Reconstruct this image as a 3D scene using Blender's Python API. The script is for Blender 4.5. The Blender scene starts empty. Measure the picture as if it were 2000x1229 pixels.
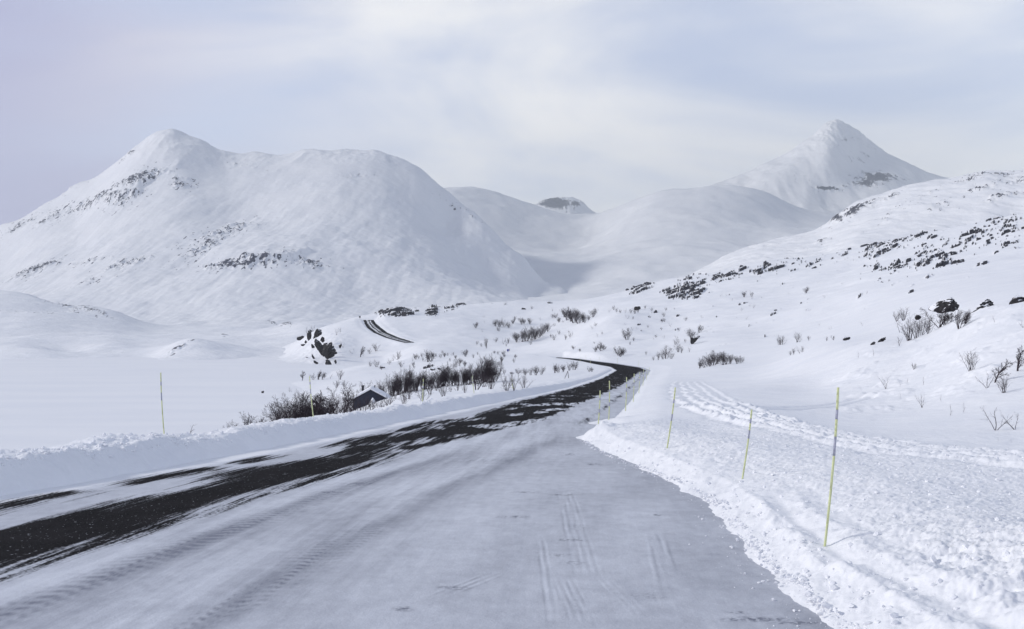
import bpy, math, random
import numpy as np
random.seed(7)
rng = np.random.default_rng(7)
SC = bpy.context.scene
COL = SC.collection
F = 1921.0          # focal length in source pixels (2000 px wide picture)
CAMZ = 2.1
HOR = 650.0

# ------------------------------------------------------------------ camera
cam_d = bpy.data.cameras.new('camera')
cam_d.sensor_fit = 'HORIZONTAL'
cam_d.sensor_width = 36.0
cam_d.lens = 36.0 * F / 2000.0
cam_d.shift_y = (HOR - 614.5) / 2000.0
cam_d.clip_start = 0.1
cam_d.clip_end = 60000
cam = bpy.data.objects.new('camera', cam_d)
cam.location = (0, 0, CAMZ)
cam.rotation_euler = (math.radians(90), 0, 0)
COL.objects.link(cam)
SC.camera = cam

# ------------------------------------------------------------------ light
SUN_EL = math.radians(28.0)
SUN_AZ_DIR = (-0.995, 0.06)            # towards the sun, horizontally: from the left
_l = math.hypot(*SUN_AZ_DIR)
sdir = (SUN_AZ_DIR[0]/_l*math.cos(SUN_EL), SUN_AZ_DIR[1]/_l*math.cos(SUN_EL), math.sin(SUN_EL))
sun_d = bpy.data.lights.new('sun', 'SUN')
sun_d.energy = 2.55
sun_d.angle = math.radians(7.0)      # sun behind thin high cloud: soft-edged shadows
sun_d.color = (1.0, 0.965, 0.90)
sun = bpy.data.objects.new('sun', sun_d)
from mathutils import Vector
sun.rotation_euler = Vector(sdir).to_track_quat('Z', 'Y').to_euler()
COL.objects.link(sun)

SC.view_settings.view_transform = 'Standard'
SC.view_settings.look = 'None'
SC.view_settings.exposure = 0.27
SC.view_settings.gamma = 1.0

# ------------------------------------------------------------------ world: Nishita sky behind thin high cloud
w = bpy.data.worlds.new("World")
SC.world = w
w.use_nodes = True
nt = w.node_tree
nt.nodes.clear()
def N(tree, typ, **kw):
    n = tree.nodes.new(typ)
    for k, v in kw.items():
        setattr(n, k, v)
    return n
out = N(nt, 'ShaderNodeOutputWorld')
bg = N(nt, 'ShaderNodeBackground')
sky = N(nt, 'ShaderNodeTexSky', sky_type='NISHITA')
sky.sun_disc = False
sky.sun_elevation = SUN_EL
sky.sun_rotation = math.atan2(sdir[0], sdir[1])
sky.altitude = 600
sky.dust_density = 0.6
skm = N(nt, 'ShaderNodeMixRGB', blend_type='MULTIPLY')
skm.inputs[0].default_value = 1
skm.inputs[2].default_value = (0.10, 0.10, 0.10, 1)      # the sky at strength 0.10
nt.links.new(sky.outputs[0], skm.inputs[1])
tc = N(nt, 'ShaderNodeTexCoord')
def world_map(scale, rot=(0, 0, 0), loc=(0, 0, 0)):
    m = N(nt, 'ShaderNodeMapping')
    m.inputs['Scale'].default_value = scale
    m.inputs['Rotation'].default_value = rot
    m.inputs['Location'].default_value = loc
    nt.links.new(tc.outputs['Generated'], m.inputs[0])
    return m
def world_noise(m, scale, detail, rough, dist=0.0):
    n = N(nt, 'ShaderNodeTexNoise')
    n.inputs['Scale'].default_value = scale
    n.inputs['Detail'].default_value = detail
    n.inputs['Roughness'].default_value = rough
    n.inputs['Distortion'].default_value = dist
    nt.links.new(m.outputs[0], n.inputs['Vector'])
    return n
sep = N(nt, 'ShaderNodeSeparateXYZ')
nt.links.new(tc.outputs['Generated'], sep.inputs[0])
def M(op, a, b=None, clamp=False, tree=None):
    tree = tree or nt
    n = N(tree, 'ShaderNodeMath', operation=op)
    n.use_clamp = clamp
    for i, v in enumerate((a, b)):
        if v is None: continue
        if isinstance(v, (int, float)): n.inputs[i].default_value = v
        else: tree.links.new(v, n.inputs[i])
    return n.outputs[0]
# thin cloud streaks
n1 = world_noise(world_map((1.0, 1.0, 2.6), (0, 0.45, 0)), 2.3, 6, 0.52, 0.6)
n2 = world_noise(world_map((1.0, 1.0, 4.0), (0, 0.6, 0), (3, 1, 2)), 1.3, 4, 0.5, 0.3)
cl = M('SUBTRACT', M('ADD', M('MULTIPLY', n1.outputs[0], 0.75), M('MULTIPLY', n2.outputs[0], 0.75)), 0.12)
# more veil low down and to the middle, clearer up and to the right
veil = M('SUBTRACT', M('SUBTRACT', cl, M('MULTIPLY', sep.outputs[2], 0.9)), M('MULTIPLY', M('MAXIMUM', M('SUBTRACT', sep.outputs[0], 0.05), 0.0), 0.45))
vr = N(nt, 'ShaderNodeMapRange', interpolation_type='SMOOTHSTEP')
vr.inputs['From Min'].default_value = 0.20
vr.inputs['From Max'].default_value = 0.53
nt.links.new(veil, vr.inputs['Value'])
# cloud colour: lavender-grey to the left, cream in the middle
lr = N(nt, 'ShaderNodeMapRange', interpolation_type='SMOOTHSTEP')
lr.inputs['From Min'].default_value = -0.46
lr.inputs['From Max'].default_value = -0.05
xx = M('ADD', sep.outputs[0], M('MULTIPLY', M('SUBTRACT', n1.outputs[0], 0.5), 0.35))
nt.links.new(xx, lr.inputs['Value'])
cc = N(nt, 'ShaderNodeMixRGB')
cc.inputs[1].default_value = (0.30, 0.29, 0.46, 1)
cc.inputs[2].default_value = (0.84, 0.83, 0.82, 1)
nt.links.new(lr.outputs[0], cc.inputs[0])
blue = N(nt, 'ShaderNodeMixRGB')          # clear sky tone seen through the veil
blue.inputs[0].default_value = 0.75
blue.inputs[2].default_value = (0.51, 0.565, 0.74, 1)
nt.links.new(skm.outputs[0], blue.inputs[1])
mix = N(nt, 'ShaderNodeMixRGB')
nt.links.new(vr.outputs[0], mix.inputs[0])
nt.links.new(blue.outputs[0], mix.inputs[1])
nt.links.new(cc.outputs[0], mix.inputs[2])
grad = N(nt, 'ShaderNodeMapRange', interpolation_type='SMOOTHSTEP')     # the thin cloud is brighter low down than overhead
for _k, _v in zip(('From Min', 'From Max', 'To Min', 'To Max'), (0.16, 0.75, 1.34, 0.62)): grad.inputs[_k].default_value = _v
nt.links.new(sep.outputs[2], grad.inputs['Value'])
nt.links.new(mix.outputs[0], bg.inputs[0])
nt.links.new(grad.outputs[0], bg.inputs[1])
nt.links.new(bg.outputs[0], out.inputs[0])

# ------------------------------------------------------------------ noise
_perm = rng.permutation(512).astype(np.int32)
_perm = np.concatenate([_perm, _perm])
_ang = rng.random(512) * 2*np.pi
_gx = np.cos(_ang).astype(np.float32); _gy = np.sin(_ang).astype(np.float32)
def perlin(x, y, seed=0):
    x = x + seed*17.31; y = y + seed*9.77
    xi = np.floor(x).astype(np.int32); yi = np.floor(y).astype(np.int32)
    xf = (x-xi).astype(np.float32); yf = (y-yi).astype(np.float32)
    u = xf*xf*xf*(xf*(xf*6-15)+10); v = yf*yf*yf*(yf*(yf*6-15)+10)
    a = _perm[xi & 511]; b = _perm[(xi+1) & 511]
    y0 = yi & 511; y1 = (yi+1) & 511
    def g(h, dx, dy):
        return _gx[h]*dx + _gy[h]*dy
    n00 = g(_perm[(a+y0) & 511], xf, yf); n10 = g(_perm[(b+y0) & 511], xf-1, yf)
    n01 = g(_perm[(a+y1) & 511], xf, yf-1); n11 = g(_perm[(b+y1) & 511], xf-1, yf-1)
    return ((n00*(1-u)+n10*u)*(1-v) + (n01*(1-u)+n11*u)*v) * 1.5
def fbm(x, y, octv=4, gain=0.5, seed=0, ridged=False):
    s = 0; a = 1.0; tot = 0
    for o in range(octv):
        n = perlin(x, y, seed+o*3)
        if ridged: n = 1-2*np.abs(n)
        s = s + a*n; tot += a
        x = x*2.03+1.7; y = y*2.03-0.9; a *= gain
    return s/tot
def sst(a, b, x):
    t = np.clip((x-a)/(b-a), 0, 1)
    return t*t*(3-2*t)

# ------------------------------------------------------------------ terrain from measured points
def zof(py, D): return CAMZ + (HOR-py)/F*D
class Surf:
    """smooth surface through survey points (bearing, distance, height)"""
    def __init__(s, ctl, plane=-0.0354, c=0.18, sx=250., sd=0.45):
        s.plane = plane; s.c = c; s.sx = sx; s.sd = sd
        p = np.array(ctl, float)
        s.cx = p[:, 0]/sx; s.cd = np.log(p[:, 2])/sd
        r = (zof(p[:, 1], p[:, 2]) - plane*p[:, 2])/p[:, 2]
        n = len(p)
        A = np.zeros((n+3, n+3))
        A[:n, :n] = np.sqrt((s.cx[:, None]-s.cx)**2 + (s.cd[:, None]-s.cd)**2 + c*c)
        A[:n, n] = 1; A[:n, n+1] = s.cx; A[:n, n+2] = s.cd
        A[n:, :n] = A[:n, n:].T
        b = np.zeros(n+3); b[:n] = r
        A[:n, :n] -= np.eye(n)*(0.004 if plane else 0.0008)
        s.w = np.linalg.solve(A, b)
    def ev(s, px, D):
        X = (px/s.sx).astype(np.float32); L = (np.log(D)/s.sd).astype(np.float32)
        r = s.w[-3] + s.w[-2]*X + s.w[-1]*L
        for i in range(len(s.cx)):
            r = r + np.float32(s.w[i])*np.sqrt((X-np.float32(s.cx[i]))**2 + (L-np.float32(s.cd[i]))**2 + np.float32(s.c**2))
        return s.plane*D + r*D
def coarse_ev(surf, pxs, Ds, st=6):
    """evaluate on a thinner grid and interpolate (surface is smooth)"""
    pc = np.linspace(pxs[0], pxs[-1], max(4, len(pxs)//st)); lc = np.linspace(np.log(Ds[0]), np.log(Ds[-1]), max(4, len(Ds)//st))
    P, L = np.meshgrid(pc, lc)
    r = (surf.ev(P, np.exp(L)) - surf.plane*np.exp(L))/np.exp(L)
    fi = (pxs-pc[0])/(pc[1]-pc[0]); fj = (np.log(Ds)-lc[0])/(lc[1]-lc[0])
    def cub(a, f, n):      # Catmull-Rom rows
        i = np.clip(np.floor(f).astype(int), 0, n-2); t = (f-i)[:, None]
        g = lambda k: a[np.clip(i+k, 0, n-1)]
        p0, p1, p2, p3 = g(-1), g(0), g(1), g(2)
        return 0.5*((2*p1)+(-p0+p2)*t+(2*p0-5*p1+4*p2-p3)*t*t+(-p0+3*p1-3*p2+p3)*t**3)
    a = cub(r, fj, len(lc))
    a = cub(a.T.copy(), fi, len(pc)).T
    return surf.plane*Ds[:, None] + a*Ds[:, None]

def grid_mesh(name, X, Y, Z, mat, attrs=None, keep=None, kind='structure', smooth=True):
    nr, nc = X.shape
    co = np.stack([X, Y, Z], -1).reshape(-1, 3).astype(np.float32)
    idx = np.arange(nr*nc, dtype=np.int32).reshape(nr, nc)
    q = np.stack([idx[:-1, :-1], idx[:-1, 1:], idx[1:, 1:], idx[1:, :-1]], -1).reshape(-1, 4)
    if keep is not None:
        k = keep.reshape(-1)
        q = q[k[q].any(1)]
        used = np.zeros(nr*nc, bool); used[q.reshape(-1)] = True
        remap = np.cumsum(used)-1
        q = remap[q].astype(np.int32); co = co[used]
    else:
        used = None
    me = bpy.data.meshes.new(name)
    me.vertices.add(len(co)); me.vertices.foreach_set('co', co.ravel())
    me.loops.add(q.size); me.loops.foreach_set('vertex_index', q.ravel())
    me.polygons.add(len(q))
    me.polygons.foreach_set('loop_start', np.arange(0, q.size, 4, dtype=np.int32))
    me.polygons.foreach_set('loop_total', np.full(len(q), 4, dtype=np.int32))
    me.polygons.foreach_set('use_smooth', np.full(len(q), smooth, dtype=bool))
    me.update(calc_edges=True)
    for k, v in (attrs or {}).items():
        a = me.attributes.new(k, 'FLOAT', 'POINT')
        vv = np.broadcast_to(v, X.shape).reshape(-1).astype(np.float32)
        if used is not None: vv = vv[used]
        a.data.foreach_set('value', vv)
    me.materials.append(mat)
    o = bpy.data.objects.new(name, me)
    COL.objects.link(o)
    if kind: o['kind'] = kind
    return o

def zone(px, py, zs):
    """largest value of a list of soft rotated ellipses (x, y, rx, ry, degrees, strength)"""
    m = np.zeros_like(px)
    for (cx, cy, rx, ry, a, s) in zs:
        c, sn = math.cos(math.radians(a)), math.sin(math.radians(a))
        dx = px-cx; dy = py-cy
        u = (dx*c - dy*sn)/rx; v = (dx*sn + dy*c)/ry
        m = np.maximum(m, s*np.exp(-(u*u+v*v)*1.1))
    return m

# ------------------------------------------------------------------ materials
def mat_new(name):
    m = bpy.data.materials.new(name); m.use_nodes = True
    t = m.node_tree; b = t.nodes['Principled BSDF']
    return m, t, b
def tnoise(t, vec, scale, detail=3, rough=0.5):
    n = N(t, 'ShaderNodeTexNoise')
    n.inputs['Scale'].default_value = scale; n.inputs['Detail'].default_value = detail; n.inputs['Roughness'].default_value = rough
    if vec is not None: t.links.new(vec, n.inputs['Vector'])
    return n.outputs[0]
def tattr(t, name):
    a = N(t, 'ShaderNodeAttribute', attribute_name=name)
    return a.outputs['Fac']
def trange(t, v, a, b, c=0.0, d=1.0, smooth=True):
    r = N(t, 'ShaderNodeMapRange', interpolation_type='SMOOTHSTEP' if smooth else 'LINEAR')
    t.links.new(v, r.inputs['Value'])
    for k, x in zip(('From Min', 'From Max', 'To Min', 'To Max'), (a, b, c, d)): r.inputs[k].default_value = x
    return r.outputs[0]
def tmix(t, f, a, b):
    m = N(t, 'ShaderNodeMixRGB')
    if isinstance(f, float): m.inputs[0].default_value = f
    else: t.links.new(f, m.inputs[0])
    for i, v in ((1, a), (2, b)):
        if isinstance(v, tuple): m.inputs[i].default_value = v if len(v) == 4 else v+(1,)
        else: t.links.new(v, m.inputs[i])
    return m.outputs[0]
def tbump(t, h, dist, strength, normal=None):
    b = N(t, 'ShaderNodeBump')
    b.inputs['Distance'].default_value = dist; b.inputs['Strength'].default_value = strength
    t.links.new(h, b.inputs['Height'])
    if normal is not None: t.links.new(normal, b.inputs['Normal'])
    return b.outputs[0]
SNOW = (0.87, 0.875, 0.895); SNOW2 = (0.83, 0.84, 0.87)
ROCK = (0.020, 0.020, 0.026); ROCK2 = (0.07, 0.066, 0.075)
def snow_material(name, rock_scale, bump_scales, far=False, rock=(ROCK, ROCK2), amp=0.9):
    m, t, b = mat_new(name)
    geo = N(t, 'ShaderNodeNewGeometry'); P = geo.outputs['Position']
    sc = tmix(t, trange(t, tnoise(t, P, bump_scales[0]*0.35, 3), 0.35, 0.65), SNOW, SNOW2)
    rn = tnoise(t, P, rock_scale, 5, 0.65)
    ra = tattr(t, 'rock')
    rf = trange(t, M('ADD', ra, M('MULTIPLY', M('SUBTRACT', rn, 0.5, tree=t), amp, tree=t), tree=t), 0.46, 0.54)
    rc = tmix(t, trange(t, tnoise(t, P, rock_scale*2.3, 3), 0.35, 0.65), *rock)
    t.links.new(tmix(t, rf, sc, rc), b.inputs['Base Color'])
    b.inputs['Roughness'].default_value = 0.72
    b.inputs['Specular IOR Level'].default_value = 0.22
    nrm = None
    for s, d, k in bump_scales[1]:
        nrm = tbump(t, tnoise(t, P, s, 4, 0.6), d, k, nrm)
    t.links.new(nrm, b.inputs['Normal'])
    return m
M_GROUND = snow_material('snow_ground', 0.6, (0.5, [(0.9, 0.25, 0.35), (9.0, 0.02, 0.5), (45.0, 0.006, 0.6)]), amp=1.3)
M_HILL = snow_material('snow_hills', 0.22, (0.05, [(0.03, 9.0, 0.35), (0.15, 1.6, 0.4)]), rock=((0.04, 0.04, 0.055), (0.10, 0.10, 0.125)), amp=1.5)
M_MOUNT = snow_material('snow_mountain', 0.10, (0.01, [(0.006, 20.0, 0.22), (0.04, 3.0, 0.35)]), rock=((0.02, 0.022, 0.045), (0.07, 0.07, 0.11)), amp=2.0)
def simple_mat(name, col, rough=0.6, bump=None, spec=0.3, var=None, metal=0.0):
    m, t, b = mat_new(name)
    b.inputs['Roughness'].default_value = rough; b.inputs['Specular IOR Level'].default_value = spec
    b.inputs['Metallic'].default_value = metal
    tcn = N(t, 'ShaderNodeTexCoord')
    s, d = bump or (20.0, 0.002)
    nz = tnoise(t, tcn.outputs['Object'], s, 4, 0.6)
    c2 = var or tuple(c*0.75 for c in col)
    t.links.new(tmix(t, trange(t, nz, 0.3, 0.7), col, c2), b.inputs['Base Color'])
    t.links.new(tbump(t, nz, d, 0.6), b.inputs['Normal'])
    return m
M_LAKE, t, b = mat_new('lake_snow')
geo = N(t, 'ShaderNodeNewGeometry')
mp = N(t, 'ShaderNodeMapping'); mp.inputs['Scale'].default_value = (0.25, 1.0, 1.0)
t.links.new(geo.outputs['Position'], mp.inputs[0])
ln = tnoise(t, mp.outputs[0], 0.06, 5, 0.6)
t.links.new(tmix(t, trange(t, ln, 0.35, 0.65), SNOW, SNOW2), b.inputs['Base Color'])
b.inputs['Roughness'].default_value = 0.7; b.inputs['Specular IOR Level'].default_value = 0.2
t.links.new(tbump(t, ln, 0.35, 0.35), b.inputs['Normal'])

# rock with snow lying on its upward faces
M_BOULDER, t, b = mat_new('boulder_rock')
geo = N(t, 'ShaderNodeNewGeometry'); P = geo.outputs['Position']
sx = N(t, 'ShaderNodeSeparateXYZ'); t.links.new(geo.outputs['Normal'], sx.inputs[0])
nz = tnoise(t, P, 1.1, 5, 0.6)
up = trange(t, M('ADD', sx.outputs[2], M('MULTIPLY', M('SUBTRACT', nz, 0.5, tree=t), 1.5, tree=t), tree=t), 0.58, 0.66)
rc = tmix(t, trange(t, tnoise(t, P, 3.0, 4), 0.35, 0.65), (0.008, 0.0075, 0.009), (0.035, 0.032, 0.034))
t.links.new(tmix(t, up, rc, SNOW), b.inputs['Base Color'])
b.inputs['Roughness'].default_value = 0.85
t.links.new(tbump(t, nz, 0.15, 0.8), b.inputs['Normal'])

# ------------------------------------------------------------------ the road: edges and height along the distance D
XB_D = [0, 7.9, 9.56, 10.8, 12.5, 15.1, 17.8, 20.5, 24.2, 28.4, 30.5, 33, 43, 60, 109, 160, 205, 225, 262, 300, 365, 430, 470]
XB_X = [2.6, 2.67, 2.69, 2.77, 2.93, 3.15, 3.05, 2.67, 2.26, 2.02, 2.25, 2.75, 4.3, 6.9, 14.0, 21.6, 28.6, 29.8, 27.6, 26.2, 25, 20, 10]
XL_D = [0, 10, 16, 23.7, 33, 49.2, 103, 160, 205, 230, 262, 300, 365, 430, 470]
XL_X = [-10.8, -9.3, -8.3, -6.6, -5.1, -2.6, 5.9, 14.4, 21.0, 22.2, 20.4, 20.6, 19, 13.9, 3]
RZ_D = [0, 60, 80, 100, 150, 205, 262, 365, 430, 480]
RZ_Z = [0, -2.12, -2.83, -3.5, -4.85, -5.75, -6.1, -7.6, -8.6, -9.6]
FD = [596, 612, 640, 680, 720, 755, 790, 830]        # the far stretch climbing to the crest
FL = [812, 785, 755, 731, 718, 713, 711, 706]
FR = [826, 804, 778, 755, 742, 733, 729, 724]
FP = [671, 668, 660, 650, 640, 632, 625.5, 624]
def smooth_interp(D, xs, ys):
    g = np.interp(np.arange(0, 900, 0.5), xs, ys)
    k = np.ones(5)/5
    g2 = np.convolve(np.pad(g, 2, mode='edge'), k, 'valid')
    return np.interp(D, np.arange(0, 900, 0.5), g2)
def road_xl(D): return smooth_interp(D, XL_D, XL_X)
def road_xr(D): return smooth_interp(D, XB_D, XB_X)
def road_z(D): return smooth_interp(D, RZ_D, RZ_Z)
def far_l(D): return (np.interp(D, FD, FL)-1000)/F*D
def far_r(D): return (np.interp(D, FD, FR)-1000)/F*D
def far_z(D): return zof(np.interp(D, FD, FP), D)

# ------------------------------------------------------------------ ground survey: (bearing px, elevation px, distance)
G = []
def col(px, *pts):
    for py, D in pts: G.append((px, py, D))
def nearz(px, *pts):          # direct heights for close points
    for z, D in pts: G.append((px, HOR + (CAMZ - z)*F/D, D))
for p in (-400, -150):
    nearz(p, (0, 3), (-.2, 7), (-.35, 11), (-.7, 18), (-2.6, 26), (-5.5, 45), (-9.5, 75), (-14.5, 120), (-19, 180), (-21, 300), (-21, 560))
nearz(0, (0, 3), (-.25, 8), (-.35, 13), (-.6, 18.5), (-2.4, 28), (-5.2, 45), (-9.2, 75), (-13.5, 115), (-18, 165), (-21, 300), (-21, 560), (-19, 700))
nearz(200, (-.35, 12), (-.7, 20.5), (-2.2, 29), (-5, 48), (-8.6, 78), (-13, 125), (-18, 180), (-21, 320), (-21, 600))
nearz(400, (0, 3), (-.5, 16), (-.95, 24.5), (-2.2, 33), (-4.4, 52), (-7.8, 85), (-13, 140), (-18, 200), (-21, 330), (-21, 600))
nearz(500, (-1.2, 28), (-3.2, 42), (-6.1, 70), (-10.5, 120), (-16.5, 200), (-18, 300), (-20, 420), (-20, 560))
nearz(600, (-.3, 8), (-1.25, 31), (-2.9, 42), (-5.9, 75), (-9.5, 120), (-13.5, 200), (-15.3, 300), (-15.6, 370), (-18.5, 440), (-18, 540))
nearz(700, (-1.4, 36), (-2.7, 50), (-4.4, 80), (-6.3, 105))
col(700, (797, 125), (783, 160), (765, 210), (747, 290), (726, 380), (717, 450))
nearz(560, (-17.2, 550), (-16.9, 590), (-15.8, 630), (-14.5, 700), (-14, 780)); nearz(500, (-18, 600), (-17.2, 650), (-16.5, 740)); nearz(660, (-16.8, 520)); nearz(740, (-16.6, 500))
col(610, (716, 556), (703, 590), (684, 640), (664, 710), (650, 790))
col(655, (714, 556), (693, 588), (662, 635), (644, 710), (632, 800))
col(700, (706, 572), (682, 610), (652, 670), (634, 730), (620, 800))
col(750, (693, 590), (672, 612), (640, 700), (612, 800))
nearz(800, (0, 3), (-.4, 12), (-1.6, 43), (-2.4, 60), (-3.3, 85))
col(800, (781, 105), (770, 125), (758, 160), (748, 210), (735, 300), (715, 400), (700, 480), (683, 560), (672, 600), (642, 700), (612, 790), (606, 850))
nearz(900, (-2.0, 56), (-2.9, 80))
col(900, (768, 105), (755, 130), (744, 170), (733, 230), (722, 290), (706, 380), (695, 470), (672, 590), (640, 700), (615, 810), (597, 930))
nearz(1000, (0, 3), (-.35, 10), (-2.5, 75))
col(1000, (757, 100), (744, 140), (733, 190), (722, 250), (711, 320), (700, 410), (683, 540), (660, 650), (625, 800), (590, 950))
col(1100, (746, 118), (733, 160), (720, 220), (708, 300), (701.5, 365), (691, 440), (664, 560), (638, 680), (605, 840), (588, 950))
col(1200, (733, 165), (722, 195), (714, 245), (700, 310), (672, 410), (645, 500), (616, 560), (612, 640), (600, 750), (574, 950))
nearz(1200, (-.35, 10)); 
nearz(1180, (-.95, 36)); nearz(1230, (-1.9, 62)); nearz(1250, (-3.2, 100))
nearz(1300, (.2, 3), (-.45, 21), (-1.0, 36), (-1.95, 62), (-3.1, 98))
col(1300, (726, 180), (712, 225), (700, 280), (672, 380), (640, 490), (600, 650), (570, 820), (547, 950))
nearz(1400, (-.3, 15), (-.75, 28), (-1.15, 42), (-2.0, 66), (-3.0, 95))
col(1400, (722, 150), (712, 190), (698, 230), (670, 310), (640, 400), (600, 550), (562, 750), (531, 950))
nearz(1500, (-.15, 11), (-.35, 18), (-.75, 31), (-1.5, 46))
col(1500, (760, 75), (738, 105), (716, 140), (704, 175), (680, 240), (650, 330), (610, 450), (570, 620), (533, 800), (509, 950))
nearz(1600, (.2, 3), (-.05, 9.5), (-.28, 15), (-.62, 26), (-1.35, 36))
col(1600, (795, 52), (758, 75), (715, 95), (684, 118), (676, 140), (660, 215), (640, 280), (600, 400), (560, 560), (522, 750), (499, 930))
nearz(1700, (-.2, 14), (-.45, 22), (-1.2, 31))
col(1700, (825, 40), (785, 53), (738, 68), (698, 82), (672, 97), (665, 115), (650, 160), (620, 240), (580, 350), (543, 500), (511, 680), (479, 900))
nearz(1800, (.05, 8), (-.15, 13), (-.35, 20), (-1.1, 28))
col(1800, (830, 36), (790, 47), (738, 58), (698, 69), (667, 83), (655, 96), (632, 125), (600, 200), (570, 290), (540, 400), (502, 580), (458, 870))
nearz(1900, (-.1, 12), (-.22, 18), (-.9, 25))
col(1900, (850, 31), (800, 39), (738, 49), (675, 61), (628, 75), (612, 88), (600, 115), (582, 170), (560, 240), (522, 380), (482, 560), (437, 840))
nearz(2000, (.25, 3), (.1, 8), (-.1, 12), (-.15, 17), (-.75, 23))
col(2000, (850, 30), (800, 36), (738, 44), (670, 54), (603, 70), (588, 86), (574, 120), (555, 200), (512, 350), (467, 520), (417, 810))
nearz(2250, (.2, 6), (0, 15), (-.4, 22))
col(2250, (820, 29), (740, 38), (640, 52), (560, 70), (545, 100), (535, 150), (510, 250), (465, 400), (420, 560), (370, 800))
nearz(2500, (.2, 6), (0, 15)); col(2500, (800, 29), (600, 55), (500, 120), (440, 400), (330, 800))
for p, y in ((700, 650), (800, 650), (900, 640), (1000, 640), (1100, 640), (1200, 630), (1300, 600), (1400, 590), (1500, 575), (1600, 560), (1700, 545), (1800, 530), (1900, 515), (2000, 500), (2250, 460)):
    G.append((p, y, 1350))
for p in (-400, 0, 300, 500): nearz(p, (-40, 1350))
SG = Surf(G)

pxs = np.concatenate([np.arange(-1500, -331, 18.), np.arange(-330, 2331, 2.3), np.arange(2340, 3800, 18.)])
def logrows(a, b, s): return np.exp(np.arange(math.log(a), math.log(b), s))
Ds = np.concatenate([logrows(3.2, 7, .006), logrows(7, 34, .0026), logrows(34, 60, .004), logrows(60, 430, .0055), logrows(430, 1000, .0032), logrows(1000, 1350, .012)])
PX, DD = np.meshgrid(pxs, Ds)
X = (PX-1000)/F*DD
Y = DD
Z = coarse_ev(SG, np.clip(pxs, -420, 2500), Ds)
PYm = HOR - (Z-CAMZ)/DD*F
# rolling ground further out
r1 = sst(120, 380, DD)*(1-.85*zone(PX, PYm, [(640, 670, 110, 70, 0, 1.0)]))
Z = Z + r1*(fbm(X/55, Y/75, 3, .5, 11)*1.4 + sst(200, 400, DD)*(1-sst(820, 930, DD))*fbm(X/80, Y/110, 4, .5, 14)*3.6 + fbm(X/14, Y/22, 3, .5, 12)*0.30) + sst(45, 90, DD)*fbm(X/5, Y/8, 3, .5, 13)*0.05
# sastrugi and soft drifts on the near right field
Z = Z + sst(16, 30, DD)*(1-sst(120, 250, DD))*(fbm(X/3.2, Y/5.5, 3, .5, 15)*0.055)

crag = zone(PX, PYm, [(622, 680, 55, 45, 0, 1.0)])*sst(480, 540, DD)
Z = Z + crag*(2.2*fbm(X/11, Y/9, 4, .6, 27, ridged=True)-1.0)
# rock ledges on the far slopes
zs = [(1255, 562, 32, 10, 20, 1.15), (1345, 562, 45, 20, 12, 1.25), (1420, 541, 60, 12, 14, 1.05), (1450, 560, 50, 9, 10, .45), (1510, 524, 60, 13, 12, .95),
      (1590, 512, 55, 9, 8, .8), (1650, 500, 50, 12, 15, .75), (1710, 492, 55, 18, 18, .9), (1765, 470, 60, 15, 18, .9), (1830, 487, 60, 26, 12, .9), (1830, 490, 30, 8, 5, 1.1), (1905, 462, 60, 26, 14, .85),
      (1965, 448, 60, 32, 14, .85), (1750, 520, 55, 11, 10, .95), (1840, 512, 70, 13, 8, .8), (1720, 553, 30, 7, 15, .7), (1700, 520, 30, 8, 10, .8), (2100, 440, 120, 45, 14, .9), (1960, 480, 60, 16, 5, .75),
      (1600, 560, 60, 8, 12, .35), (1290, 608, 60, 6, 10, .5), (1480, 618, 70, 7, 12, .3), (1390, 585, 60, 7, 14, .4),
      (775, 611, 34, 8, 0, 1.5), (846, 610, 16, 8, 10, 1.3), (885, 602, 28, 5, 12, .9), (975, 594, 32, 4, 0, .7), (1080, 590, 12, 3, 0, .5),
      (845, 718, 22, 7, 0, .8), (820, 712, 25, 6, 0, .4)]
zn = np.maximum(zone(PX, PYm, [(a_, b_, c_*1.3, d_*1.35, e_, f_) for a_, b_, c_, d_, e_, f_ in zs]), .36*sst(260, 330, DD)*sst(1150, 1300, PX))
wx_ = X + 9*fbm(X/40, Y/40, 2, .5, 25); wy_ = Y - 1.2*X + 14*fbm(X/50, Y/50, 2, .5, 26)
led = fbm(wx_/26, wy_/15, 5, .62, 21) + 0.46*zn - 0.61
far_ok = sst(230, 300, DD)
q = sst(0.0, 0.10, led)*far_ok*np.clip(zn*1.6, 0, 1)
led2 = fbm(wx_/9+3, wy_/7, 4, .62, 23) + 0.48*zn - 0.62
q2 = sst(0.0, 0.13, led2)*far_ok*np.clip(zn*1.6, 0, 1)
hq = (1.3 + DD*0.0011)
Z = Z + q*hq + q2*hq*0.55
Q = q+0.55*q2
dq = np.zeros_like(Q); dq[1:] = (Q[1:]-Q[:-1])/np.maximum(1e-3, (Y[1:]-Y[:-1]))
dq[:-1] = np.maximum(dq[:-1], dq[1:])
rock = np.clip(dq*4.2, 0, 1)*0.76

# ---- road corridor
dL = road_xl(DD) - X                      # metres outside the left edge
dR = X - road_xr(DD)
on1 = DD < 440
rz = road_z(DD)
side = np.where(dL > dR, dL, dR)
wid = np.where(dL > dR, 3.6, 2.4) + sst(60, 200, DD)*2.5
bl = sst(0.05, 1, side/wid)
bl = np.where(on1, bl, 1.0)
bl = np.maximum(bl, sst(420, 440, DD))
Zr = rz - 0.05
Zg = Z
Z = Zr*(1-bl) + Zg*bl
ns = fbm(X/1.7, Y/1.7, 3, .55, 31); nf = fbm(X/.33, Y/.33, 4, .6, 32); nb = np.abs(fbm(X/.75, Y/.75, 3, .6, 33))
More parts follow.
